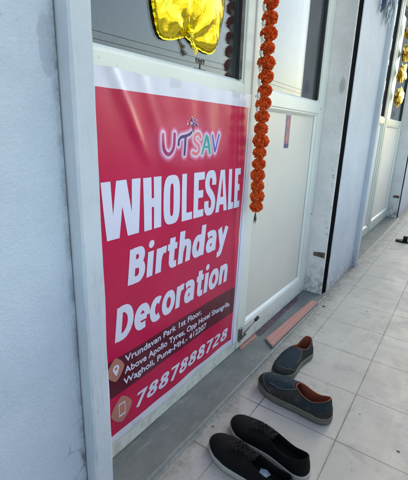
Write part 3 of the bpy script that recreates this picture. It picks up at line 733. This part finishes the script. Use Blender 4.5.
# bits of clear tape
for (x, z, w_, h_) in ((1.285, 1.172, .05, .03), (.93, 1.171, .05, .028), (.74, .084, .05, .022), (1.10, .086, .06, .022), (1.375, .62, .035, .05)):
    bm = B(); poly(bm, [(x-w_/2, z-h_/2), (x+w_/2, z-h_/2+.002), (x+w_/2-.003, z+h_/2), (x-w_/2+.002, z+h_/2)]); lay(bm, 'tape', 'tape', .0030)

# ------------------------------------------------------------------ marigold garland
GX, GY = 1.413, .704
gar = empty('garland', (GX, GY, 2.2), 'hanging string of orange red marigold balls with white buds, in front of the door post', 'garland')
def flower_mesh(seed, r=.0305):
    rd = random.Random(seed); bm = B()
    bmesh.ops.create_icosphere(bm, subdivisions=2, radius=r*.74)
    N = 260
    for k in range(N):
        zz = 1-2*(k+.5)/N; a = k*2.39996; rr = math.sqrt(1-zz*zz)
        d = Vector((rr*math.cos(a), rr*math.sin(a), zz)); d = (d + Vector([rd.gauss(0, .10) for _ in range(3)])).normalized()
        t1 = d.orthogonal().normalized(); t1 = Matrix.Rotation(rd.uniform(0, 6.28), 3, d) @ t1; t2 = d.cross(t1)
        w_ = r*rd.uniform(.15, .25); L = r*rd.uniform(.27, .39); base = d*r*.66
        v = [bm.verts.new(p) for p in (base-t1*w_*.4, base+t1*w_*.4, base+d*L*.72+t1*w_+t2*w_*rd.uniform(-.5, .5), base+d*L*rd.uniform(.9, 1.15)+t2*w_*.8, base+d*L*.72-t1*w_+t2*w_*rd.uniform(-.5, .5))]
        bm.faces.new(v)
    for v in bm.verts: v.co.z *= .93
    me = bpy.data.meshes.new('flower'); bm.to_mesh(me); bm.free(); me.materials.append(M['marigold']); return me
FM = [flower_mesh(s) for s in range(5)]
def bud_mesh(seed):
    rd = random.Random(seed); bm = B()
    for k in range(5):
        a = 2*math.pi*k/5 + rd.uniform(-.15, .15); d = Vector((math.cos(a), math.sin(a), rd.uniform(-.25, .25))).normalized()
        bm_tube(bm, [d*.001, d*.006, d*.0115, d*.0165], [.0026, .0050, .0042, .0004], 7)
    me = bpy.data.meshes.new('bud'); bm.to_mesh(me); bm.free(); me.materials.append(M['bud'])
    for p in me.polygons: p.use_smooth = True
    return me
BM_ = [bud_mesh(s) for s in range(3)]
bm = B(); bm_tube(bm, [(GX, GY, 2.25), (GX, GY, .70)], .0012, 6); obj('string', bm, 'string', gar)
z = .735; k = 0
while z < 2.17:
    f = bpy.data.objects.new('flower', FM[k % 5]); COL.objects.link(f); f.parent = gar
    f.location = (random.uniform(-.003, .003), random.uniform(-.003, .001), z-2.2); f.rotation_euler = (random.uniform(-.4, .4), random.uniform(-.4, .4), random.uniform(0, 6.28))
    s = random.uniform(.95, 1.04)*(1+.10*(z-.735)/.8); s *= .99+.055*math.sin(k*2.3)+random.uniform(-.03, .03); f.scale = (s, s, s*.93)
    z += .0435*(1+.22*(z-.735)/.8)
    if z > 1.10:
        b2 = bpy.data.objects.new('jasmine_bud', BM_[k % 3]); COL.objects.link(b2); b2.parent = gar
        b2.location = (-.019, .013, z-.0225-2.2); b2.rotation_euler = (R(90)+random.uniform(-.3, .3), random.uniform(0, .6), R(50)); b2.scale = (1.1, 1.1, 1.1)
    k += 1
bm = B()
for q in range(5):
    a = q*1.26; pts = [(GX, GY, .712), (GX+.003*math.cos(a), GY+.003*math.sin(a), .685), (GX+.006*math.cos(a), GY+.006*math.sin(a), .655+.004*q)]
    bm_tube(bm, pts, [.0012, .0032, .0004], 5)
obj('leaf_tassel', bm, 'leaf', gar)

# ------------------------------------------------------------------ gold foil balloon
bal = empty('balloon', (1.01, .772, 1.30), 'shiny gold foil balloon with its tied tail, hanging against the dark window glass', 'balloon')
out = [(.851, 1.368), (.859, 1.334), (.872, 1.300), (.893, 1.286), (.932, 1.290), (.968, 1.301), (1.003, 1.310), (1.042, 1.296), (1.090, 1.286), (1.140, 1.288), (1.166, 1.312), (1.188, 1.367), (1.203, 1.424), (1.213, 1.50), (1.222, 1.60), (1.212, 1.69), (1.17, 1.745), (1.10, 1.75), (1.03, 1.728), (.96, 1.752), (.89, 1.742), (.85, 1.69), (.838, 1.60), (.836, 1.50), (.842, 1.43)]
oc = catmull([(x, z_, 0) for x, z_ in out], 8, True); n = len(oc); cen = Vector((1.02, 1.52, 0)); pin = Vector((1.003, 1.300, 0)); SY = .7745
bm = B(); NR = 34
def balloon_pt(i, f, side):
    p = oc[i % n]; q = cen.lerp(p, f)
    h = .046*(max(0., 1-f**2.4))**.6
    if side > 0: h *= .05
    env = (1-f**10)*min(1, f*3)
    dp = q-pin; rp = dp.length; ap = math.atan2(dp.x, dp.y)
    fold = math.sin(ap*9+1.2*noise.noise((ap*2, rp*4, 2)))
    wr = .0085*math.exp(-rp/.12)*fold*env                                      # folds fanning up from the tied neck
    wr += .0030*env*f**3*math.sin(i*.62+4*noise.noise((i*.05, f*1.5, 4)))       # puckers along the weld
    wr += .0045*env*noise.noise((q.x*22, q.y*5, 1)) + .003*env*noise.noise((q.x*30, q.y*24, 8))
    if side > 0: wr *= .1
    h *= 1-.55*math.exp(-(rp/.045)**2)
    return Vector((q.x, SY + side*(h+wr), q.y))
for side in (-1, 1):
    rows = [[bm.verts.new(balloon_pt(i, f, side)) for i in range(n)] for f in [j/NR for j in range(1, NR+1)]]
    c0 = bm.verts.new(balloon_pt(0, 0, side))
    for i in range(n):
        bm.faces.new((c0, rows[0][i], rows[0][(i+1) % n]))
        for j in range(NR-1): bm.faces.new((rows[j][i], rows[j+1][i], rows[j+1][(i+1) % n], rows[j][(i+1) % n]))
bmesh.ops.remove_doubles(bm, verts=bm.verts, dist=.0004)
obj('foil_body', bm, 'gold', bal, smooth=True)
bm = B()
for i in range(n):     # crimped weld seam round the edge
    def outp(v, w_, k_):
        d = (v-cen).normalized(); return Vector((v.x+d.x*w_, SY+.0010*math.sin(k_*1.3), v.y+d.y*w_))
    f = [bm.verts.new(outp(oc[i], -.001, i)), bm.verts.new(outp(oc[(i+1) % n], -.001, i+1)), bm.verts.new(outp(oc[(i+1) % n], .004, i+1)), bm.verts.new(outp(oc[i], .004, i))]
    bm.faces.new(f)
bmesh.ops.remove_doubles(bm, verts=bm.verts, dist=.0004); obj('weld_seam', bm, 'gold', bal)
bm = B()
bm_tube(bm, catmull([(1.001, .760, 1.330), (1.003, .757, 1.312), (1.007, .757, 1.300), (1.013, .759, 1.291), (1.020, .761, 1.284)], 3), [.016, .013, .011, .0095, .008, .0065, .0048, .0045, .0048, .006, .0075, .0085, .009], 11)
for v in bm.verts: v.co.x += .0012*math.sin(v.co.z*900+v.co.y*700)
obj('neck', bm, 'gold', bal)
bm = B()
for dx, dz, w_ in ((.016, -.026, .006), (.026, -.020, .007), (.006, -.030, .005)):
    a = Vector((1.016, .757, 1.290)); b_ = a+Vector((dx*.5, -.004, dz*.5)); c_ = a+Vector((dx, .002, dz))
    vs = [bm.verts.new(a+Vector((-.003, 0, 0))), bm.verts.new(a+Vector((.003, 0, 0))), bm.verts.new(b_+Vector((w_*.7, .002, 0))), bm.verts.new(c_+Vector((w_*.7, 0, .002))), bm.verts.new(c_-Vector((w_*.5, 0, .002))), bm.verts.new(b_-Vector((w_*.6, 0, 0)))]
    bm.faces.new(vs)
obj('tail', bm, 'gold', bal)
bm = B(); bm_tube(bm, [(1.03, SY, 1.73), (1.03, .765, 1.9), (1.03, .764, 2.25)], .0008, 5); obj('ribbon', bm, 'string', bal)

# gold foil decoration in front of the farther door
gf = empty('foil_decoration', (4.6, .735, 2.3), 'string of crumpled gold foil pieces in front of the farther door glass', 'decoration')
def crumple(name, c, sx, sz, seed, mat, parent, sy_=.03, sub=4):
    bm = B(); bmesh.ops.create_icosphere(bm, subdivisions=sub, radius=1)
    for v in bm.verts:
        d = v.co.copy(); k_ = 1 + .38*noise.noise(d*2.2+Vector((seed, 0, 0))) + .16*noise.noise(d*7+Vector((0, seed, 0)))
        q = abs(d.x)+abs(d.z); k_ *= .72/max(.55, q)**.7
        v.co = Vector((c[0]+d.x*k_*sx, c[1]+d.y*k_*sy_, c[2]+d.z*k_*sz))
    return obj(name, bm, mat, parent)
for i, (x, z_, sx, sz) in enumerate(((4.60, 2.06, .20, .12), (4.62, 1.86, .21, .12), (4.55, 1.66, .21, .12), (4.60, 1.44, .20, .13))):
    crumple('foil_piece', (x, .722, z_), sx, sz, i*3.3, 'gold2', gf)
bm = B(); bm_tube(bm, [(4.6, .735, 2.34), (4.6, .735, 1.42)], .0015, 5); obj('string', bm, 'string', gf)

# bunch of blue grey cloth strips hanging high on the second wall
hb = empty('cloth_bunch', (2.86, .60, 1.9), 'bunch of blue grey cloth strips hanging high on the smooth blue wall', 'cloth')
rd = random.Random(5)
for mt, cnt_, x0_, dz in (('cloth', 22, 2.93, .15), ('clothnavy', 9, 2.76, .15)):
    bm = B()
    for k in range(cnt_):
        a = Vector((x0_+rd.uniform(-.04, .06)  , .622, 1.95)); dx = rd.uniform(-.03, .12) if mt == 'cloth' else rd.uniform(-.08, .03); L = rd.uniform(.6, 1.)*dz
        p = [a, a+Vector((dx*.3, -.025, -L*.5)), a+Vector((dx*.8, -.018, -L*.9)), a+Vector((dx, -.010, -L*1.35))]
        w_ = rd.uniform(.006, .014); c_ = catmull(p, 5); prev = None
        for j, q in enumerate(c_):
            ww = w_*(1+.3*math.sin(j*.9+k)); tw = Vector((math.cos(j*.22+k), .5*math.sin(j*.22+k), 0))*ww
            cur = (bm.verts.new(q-tw), bm.verts.new(q+tw))
            if prev: bm.faces.new((prev[0], prev[1], cur[1], cur[0]))
            prev = cur
    obj('cloth_strips' if mt == 'cloth' else 'navy_cloth', bm, mt, hb, smooth=True)
bm = B(); bm_tube(bm, [(2.85, .634, 2.02), (2.85, .615, 2.02), (2.85, .612, 2.0), (2.85, .612, 1.985)], .004, 8); obj('hook', bm, 'steel', hb)

# ------------------------------------------------------------------ shoes
OUT = [(0, 0), (.012, .055), (.055, .098), (.14, .118), (.28, .110), (.42, .108), (.56, .128), (.70, .152), (.81, .150), (.90, .122), (.965, .075), (.995, .020), (.992, -.035), (.955, -.088), (.885, -.132), (.78, -.163), (.66, -.172), (.52, -.158), (.38, -.140), (.25, -.130), (.13, -.118), (.05, -.090), (.012, -.045)]
def make_shoe(name, toe, heel, label, group, style, right=True):
    toe = Vector((*toe, 0)); heel = Vector((*heel, 0)); L = (toe-heel).length; rz = math.atan2(toe.y-heel.y, toe.x-heel.x)
    root = empty(name, heel, label, 'shoe', group, rz)
    ORG[root.name] = Vector((0, 0, 0))
    sg = 1 if right else -1
    N = 96
    base = catmull([(x*L, y*L*sg*1.075, 0) for x, y in OUT], 12, True)
    if not right: base = base[::-1]
    # resample by arc length
    def resample(ps, n_):
        seg = [(ps[(i+1) % len(ps)]-ps[i]).length for i in range(len(ps))]; tot = sum(seg); o_ = []; i = 0; acc = 0
        for k in range(n_):
            s_ = tot*k/n_
            while acc+seg[i] < s_: acc += seg[i]; i += 1
            o_.append(ps[i].lerp(ps[(i+1) % len(ps)], (s_-acc)/seg[i]))
        return o_
    base = resample(base, N)
    # centre line: y offset of the foot outline at a given x
    ST = .022 if style == 'black' else .029
    def spring(x): return .010*max(0, (x/L-.72)/.28)**2 + .001      # toe spring
    navy = style == 'navy'
    ox, oa, ob = (.252*L, .214*L, .108*L) if navy else (.268*L, .233*L, .104*L)
    RH = .088 if navy else .066
    rim = []
    for i, p in enumerate(base):
        # angle of the outline point about the opening's centre, compressed for the toe
        a = math.atan2(p.y, (p.x-ox)*(.56 if p.x > ox else 1.0))
        px = ox + oa*math.cos(a); sa = math.sin(a); py = ob*math.copysign(abs(sa)**(.78 if math.cos(a) > 0 else .62), sa)*(.92 + .06*math.cos(a)) - .008*L*sg*max(0, math.cos(a))
        t_ = (px-(ox-oa))/(2*oa)
        zr = RH + (.002+.006*t_) - (.020 if navy else .014)*math.sin(math.pi*min(1, t_*1.02))**1.2 + .010*max(0, 1-t_/.40)**1.2
        rim.append(Vector((px, py, zr)))
    def S(i, v, off=0.):
        """upper surface: v=0 at the sole, v=1 at the rim of the opening"""
        i = i % N; p = base[i].copy(); q = rim[i]; c_ = Vector((min(max(p.x, .10*L), .80*L), 0, 0)); d = (p-c_); d.z = 0; d.normalize()
        p = p - d*.0035; span = (Vector((q.x, q.y, 0))-Vector((p.x, p.y, 0))).length
        f = min(1, span/(.42*L)); zb = ST-.002+spring(p.x)
        if f > .12:
            P1 = p + d*.003 + Vector((0, 0, zb + (.038 if navy else .031) + .008*(1-f))); P2 = q + (p-q)*.42; P2.z = q.z - .010 - .008*f
        else:
            P1 = p + d*.0025 + Vector((0, 0, zb+.022)); P2 = Vector((q.x, q.y, 0)).lerp(Vector((p.x, p.y, 0)), .35); P2.z = q.z*.72
        P0 = Vector((p.x, p.y, zb)); w1 = 1-v
        r_ = P0*w1**3 + P1*3*v*w1*w1 + P2*3*v*v*w1 + q*v**3
        r_.z += .0007*noise.noise(r_*55); r_.y += .0006*noise.noise(r_*40+Vector((9, 9, 9)))
        # creases where the foot flexes
        fx = (r_.x/L-.66)/.05; r_.z += .0020*math.exp(-fx*fx)*math.sin(r_.x*380+r_.y*90)*min(1, v*2)*(1 if v < .97 else 0)
        if off:
            return r_ + nrm(i, v)*off
        return r_
    def nrm(i, v):
        e = .03; v0 = max(0, v-e); v1 = min(1, v+e); a = S(i+1, v) - S(i-1, v); b = S(i, v1)-S(i, v0); n_ = a.cross(b)
        n_ = n_.normalized() if n_.length > 1e-9 else Vector((0, 0, 1)); c_ = Vector((.45*L, 0, .02))
        return n_ if n_.dot(S(i, v)-c_) > 0 else -n_
    V = 18
    def mesh_rows(rows, close=True):
        bm = B(); vr = [[bm.verts.new(p) for p in r_] for r_ in rows]; m_ = len(vr[0])
        for j in range(len(vr)-1):
            for i in range(m_ if close else m_-1): bm.faces.new((vr[j][i], vr[j][(i+1) % m_], vr[j+1][(i+1) % m_], vr[j+1][i]))
        return bm, vr
    rows = [[S(i, j/V) for i in range(N)] for j in range(V+1)]
    # collar roll to the inside
    def inn(i, d, dz):
        q = rim[i]; c_ = Vector((ox, 0, q.z)); k_ = (c_-q); k_.z = 0; k_.normalize(); return q + k_*d + Vector((0, 0, dz))
    th = .0055 if navy else .0045
    rows.append([inn(i, th*.15, .0012) for i in range(N)])
    bm, vr = mesh_rows(rows); up_ = obj('upper', bm, 'greyleather' if navy else 'blackknit', root, smooth=True)
    # lining down to the insole
    ins = []
    for i, p in enumerate(base):
        x = min(p.x*.93+.03*L, .80*L); ins.append(Vector((x, p.y*.74, ST+.003+spring(x))))
    rr = [[inn(i, th*.15, .0012) for i in range(N)], [inn(i, th*.5, .0022) for i in range(N)], [inn(i, th*.9, .0008) for i in range(N)], [inn(i, th, -.002) for i in range(N)]]
    for f in (.3, .6, .85, 1):
        rr.append([inn(i, th, -.002).lerp(ins[i], f) + Vector((0, 0, -.004*math.sin(f*math.pi))) for i in range(N)])
    bm, vr = mesh_rows(rr); obj('lining', bm, 'rust' if navy else 'blackline', root, smooth=True)
    bm = B(); cvr = [[bm.verts.new(Vector((.4*L, 0, ST+.0025)).lerp(q, f) - Vector((0, 0, 0))) for q in ins] for f in (.25, .5, .75, 1)]
    for j in range(3):
        for i in range(N): bm.faces.new((cvr[j][i], cvr[j][(i+1) % N], cvr[j+1][(i+1) % N], cvr[j+1][i]))
    bm.faces.new(cvr[0]); ii = obj('insole', bm, 'darkinsole' if navy else 'blackline', root, smooth=True)
    if style == 'black' and not right:
        bm = B(); q = [(.27*L, -.016), (.33*L, -.023), (.385*L, -.014), (.37*L, .002), (.385*L, .013), (.30*L, .014), (.285*L, .0)]; 
        bm.faces.new([bm.verts.new((x, y, ST+.0062)) for x, y in q]); obj('insole_print', bm, 'label', ii)
    # sole
    prof = [(-.006, .0), (-.001, .004), (.0012, .010), (.0012, ST*.62), (.0000, ST*.66), (.0012, ST*.72), (.0008, ST-.001), (-.004, ST+.0005)]
    rr = []
    for o_, z_ in prof:
        row = []
        for p in base:
            c_ = Vector((min(max(p.x, .12*L), .78*L), 0, 0)); d = (p-c_).normalized()
            zz = z_ + (spring(p.x) if z_ > .005 else spring(p.x)*.75-.00075)
            row.append(Vector((p.x+d.x*o_, p.y+d.y*o_, max(.0004, zz))))
        rr.append(row)
    bm, vr = mesh_rows(rr); bm.faces.new(vr[0][::-1]); bm.faces.new(vr[-1])
    obj('sole', bm, 'taupe' if navy else 'offsole', root, smooth=True)
    # indices by direction
    ang = [math.atan2(p.y, p.x-.62*L) for p in base]
    def patch(pname, mat, sel, v0, v1, off, seam=True):
        """overlay panel: sel = ordered outline indices, v0/v1 = functions of position along sel"""
        nn = 7; rows_ = []
        for j in range(nn+1):
            r_ = []
            for k_, i in enumerate(sel):
                u = k_/(len(sel)-1); a, b = v0(u), v1(u); v = a + (b-a)*j/nn
                r_.append(S(i, v, off if 0 < j < nn and 0 < k_ < len(sel)-1 else off*.35))
            rows_.append(r_)
        bm_, _ = mesh_rows(rows_, False); o_ = obj(pname, bm_, mat, root, smooth=True)
        if seam:
            pts = [S(i, max(0.02, v1(k_/(len(sel)-1))-.035), off+.0004) for k_, i in enumerate(sel)]
            bm_ = B(); bm_tube(bm_, pts, .00055, 5); obj('stitching', bm_, 'stitch', o_)
        return o_
    itoe = max(range(N), key=lambda i: base[i].x); iheel = min(range(N), key=lambda i: base[i].x)
    rngi = lambda c_, h_: [(c_+k_) % N for k_ in range(-h_, h_+1)]
    if navy:
        patch('vamp_panel', 'navy', rngi(itoe, 19), lambda u: .30+.12*abs(2*u-1)**3, lambda u: .985, .0013)
        patch('heel_panel', 'navy', rngi(iheel, 17), lambda u: .42+.12*(1-abs(2*u-1)), lambda u: .985, .0013, False)
        patch('toe_guard', 'greyleather', rngi(itoe, 15), lambda u: .0, lambda u: .34-.20*abs(2*u-1)**2, .0020)
        patch('heel_counter', 'greyleather', rngi(iheel, 9), lambda u: .0, lambda u: .62-.35*abs(2*u-1)**2, .0024, False)
        for sd in (-1, 1):      # seam of the elastic side gore
            i0 = min((q for q in range(N) if (base[q].y > 0) == (sd > 0)), key=lambda q: abs(rim[q].x-(ox+oa*.80)) + (0 if rim[q].x > ox else 9))
            stp = 1 if base[(i0+1) % N].x > base[i0].x else -1
            pts = [S(i0-stp*2, .985, .001), S(i0-stp*2, .86, .0022), S(i0-stp*2, .72, .0024), S(i0-stp, .60, .0024), S(i0+stp, .52, .0024), S(i0+stp*4, .47, .0024), S(i0+stp*7, .42, .0024)]
            bm = B(); bm_tube(bm, catmull(pts, 4), .0010, 6); obj('gore_seam', bm, 'stitch', up_, smooth=True)
    else:
        patch('toe_cap', 'blackknit', rngi(itoe, 12), lambda u: .0, lambda u: .26-.12*abs(2*u-1)**2, .0012, False)
        lp = patch('lace_panel', 'blackline', rngi(itoe, 7), lambda u: .60, lambda u: .985, .0016, False)
        # tongue
        bm = B(); rows_ = []
        for j in range(7):
            f = j/6; r_ = []
            for k_ in range(9):
                u = k_/8*2-1; r_.append(Vector((ox+oa*(1.02-.42*f), u*(.018+.004*f)*(1-.45*max(0, f-.6)/.4)-.008*L*sg*.5, RH+.004+.011*f-.006*u*u)))
            rows_.append(r_)
        bm, _ = mesh_rows(rows_, False); obj('tongue', bm, 'blackknit', root, smooth=True)
        lc = []
        bm = B(); m_ = itoe
        vs_ = [.70, .78, .86, .94]
        w_ = 6
        for a in range(4):
            v = vs_[a]; pts = [S(m_+int(k_), v, .0032+.0012*math.cos(k_/w_*1.5)) for k_ in range(-w_, w_+1)]
            bm_tube(bm, pts, .0019, 7)
            if a < 3:
                for s_ in (-1, 1):
                    pts = [S(m_+int(round(s_*w_*(1-2*f))), v+(vs_[a+1]-v)*f, .0050+.0006*s_) for f in (0, .2, .4, .6, .8, 1)]; bm_tube(bm, pts, .0017, 7)
        tip = S(m_, .92, .006)
        for s_ in (-1, 1):      # flat knot and short ends
            bm_tube(bm, catmull([tip, tip+Vector((-.004, s_*.007, .003)), tip+Vector((.003, s_*.014, .001)), tip+Vector((.008, s_*.010, -.001)), tip], 5), .0019, 7)
            bm_tube(bm, catmull([tip, tip+Vector((.008, s_*.008, .000)), tip+Vector((.018, s_*.014, -.005))], 5), .0016, 7)
        obj('laces', bm, 'lace', lp, smooth=True)
    return root
make_shoe('shoe', (.886, .548), (.846, .236), 'left black knit shoe with a pale print on its insole, cut by the bottom edge', 'pair of black shoes', 'black', False)
make_shoe('shoe', (1.005, .535), (.950, .224), 'right black knit shoe between its twin and the navy slip-on', 'pair of black shoes', 'black', True)
make_shoe('shoe', (1.278, .560), (1.228, .240), 'nearer navy slip-on shoe with rust lining, side on with its toe to the sill', 'pair of navy slip-on shoes', 'navy', False)
make_shoe('shoe', (1.334, .511), (1.630, .470), 'farther navy slip-on shoe with rust lining, beside the pink threshold strip', 'pair of navy slip-on shoes', 'navy', True)

# black sandal at the right edge
def sandal(loc, rz):
    root = empty('sandal', loc, 'black open sandal lying on the tiles at the right edge', 'sandal', None, rz); ORG[root.name] = Vector((0, 0, 0)); L = .27
    base = catmull([(x*L, y*L, 0) for x, y in OUT], 4, True)
    bm = B(); rr = []
    for o_, z_ in ((.94, .0005), (1, .004), (1, .016), (.97, .019)):
        rr.append([bm.verts.new((.5*L+(p.x-.5*L)*o_, p.y*o_, z_+.006*max(0, p.x/L-.7))) for p in base])
    for j in range(3):
        for i in range(len(base)): bm.faces.new((rr[j][i], rr[j][(i+1) % len(base)], rr[j+1][(i+1) % len(base)], rr[j+1][i]))
    bm.faces.new(rr[0][::-1]); bm.faces.new(rr[-1]); obj('sole', bm, 'greysole', root)
    for (xa, xb, h_) in ((.60, .74, .050), (.30, .38, .060)):
        bm = B(); rows_ = []
        for k_ in range(13):
            a = math.pi*k_/12; y = .045*math.cos(a); z_ = .014+h_*math.sin(a)**.8
            rows_.append([bm.verts.new(p) for p in ((xa*L, y, z_), (xb*L, y*.98, z_), (xb*L, y*.94, z_-.003), (xa*L, y*.94, z_-.003))])
        for j in range(12):
            for q in range(4): bm.faces.new((rows_[j][q], rows_[j][(q+1) % 4], rows_[j+1][(q+1) % 4], rows_[j+1][q]))
        obj('strap', bm, 'blackline', root, smooth=True)
sandal((4.22, .20, 0), R(92))

# bits of debris on the tiles
for i, (x, y, s_, mt, l) in enumerate(((1.242, .012, .0036, 'dryleaf', 'small brown crumb on the tile near the bottom right corner'), (2.199, .575, .006, 'grit', 'black scrap lying against the end of the pink strip'),
        (1.35, .163, .002, 'grit', 'tiny dark crumb right of the navy slip-on'), (2.30, .34, .003, 'grit', 'tiny dark crumb in the middle of the floor'), (.955, .585, .003, 'dryleaf', 'tiny brown crumb by the toe of the black shoes'))):
    bm = B(); bmesh.ops.create_icosphere(bm, subdivisions=2, radius=s_)
    for v in bm.verts: v.co = Vector((v.co.x*(1+.5*noise.noise(v.co*300)), v.co.y*1.5, max(-.25*s_, v.co.z*.4)+.25*s_)) + Vector((x, y, .0003))
    tag(obj('debris', bm, mt, org=(x, y, 0)), l, 'debris', 'bits of debris on the tiles')

# ------------------------------------------------------------------ outside, seen only in the glass
def tree(x, y, h, s, mt, label, grp='trees beyond the road'):
    root = empty('tree', (x, y, -3.3), label, 'tree', grp); rd = random.Random(int(x*7+y))
    bm = B(); bm_tube(bm, [(x, y, -3.3), (x+.1, y, -3.3+h*.35), (x, y+.1, -3.3+h*.6)], [.16, .12, .07], 8)
    for k in range(6):
        a = k*1.05; bm_tube(bm, [(x, y, -3.3+h*.4), (x+s*.3*math.cos(a), y+s*.3*math.sin(a), -3.3+h*.6), (x+s*.6*math.cos(a), y+s*.6*math.sin(a), -3.3+h*.75)], [.07, .05, .02], 6)
    obj('trunk', bm, 'bark', root)
    bm = B()
    cl = [(Vector((rd.gauss(0, .45)*s, rd.gauss(0, .45)*s, h*.72+rd.gauss(0, .16)*h)), rd.uniform(.25, .5)*s) for _ in range(14)]
    for c_, r_ in cl:
        for _ in range(170):
            d = Vector([rd.gauss(0, 1) for _ in range(3)]).normalized()*r_*rd.uniform(.5, 1.1); p = Vector((x, y, -3.3))+c_+d
            a = Vector([rd.gauss(0, 1) for _ in range(3)]).normalized()*.07; b_ = a.cross(Vector([rd.gauss(0, 1) for _ in range(3)])).normalized()*.05
            bm.faces.new([bm.verts.new(p-a), bm.verts.new(p+b_), bm.verts.new(p+a), bm.verts.new(p-b_)])
    obj('crown', bm, mt, root, recalc=False)
def mirr(dx, dy, dz, k): return (k*dx, 1.55-k*dy, 1.037+k*dz)
px, py, pz = mirr(1.0655, .765, .185, 17)
tree(*mirr(1.212, .765, 0, 19)[:2], 8.3, 1.1, 'foliage', 'slim dark tree across the road, mirrored low in the window glass')
tree(26, -24, 6.6, 2.2, 'foliage2', 'dusty round tree across the road beyond the power pole')
tree(11, -16, 6.0, 2.0, 'foliage', 'low bushy tree across the road, left of the power pole')
tree(48, -34, 7.6, 2.6, 'foliage', 'tallest and farthest tree across the road')
pl = empty('power_pole', (px, py, -3.3), 'steel power pole with crossarms and insulators, mirrored in the window glass', 'power pole')
pt = pz+.55
bm = B(); bm_tube(bm, [(px, py, -3.3), (px, py, pt)], [.085, .045], 8); obj('mast', bm, 'pole', pl)
for q, (dz, w_) in enumerate(((-.15, .75), (-.65, .95))):
    bm = B(); bm_box(bm, px-w_/2, px+w_/2, py-.03, py+.03, pt+dz-.025, pt+dz+.025)
    a_ = obj('crossarm', bm, 'pole', pl)
    for f in (-.47, -.2, .2, .47):
        bm = B(); bm_tube(bm, [(px+f*w_, py, pt+dz+.04), (px+f*w_, py, pt+dz+.14), (px+f*w_, py, pt+dz+.22)], [.02, .06, .02], 7); obj('insulator', bm, 'pole', a_)
for q, (k, dzz, l) in enumerate(((15.5, .209, 'upper overhead cable, mirrored above the frame rail'), (15.5, .226, 'topmost overhead cable of the pair across the road'), (21, .186, 'lowest overhead cable, farthest across the road'))):
    y_ = 1.55-k*.765; z_ = 1.037+k*dzz
    bm = B(); bm_tube(bm, [(-20+i*5, y_, z_ - .25*math.sin(math.pi*((i*5 % 40)/40))) for i in range(25)], .011, 5)
    tag(obj('overhead_cable', bm, 'wire', org=(20, y_, z_)), l, 'cable', 'overhead cables')
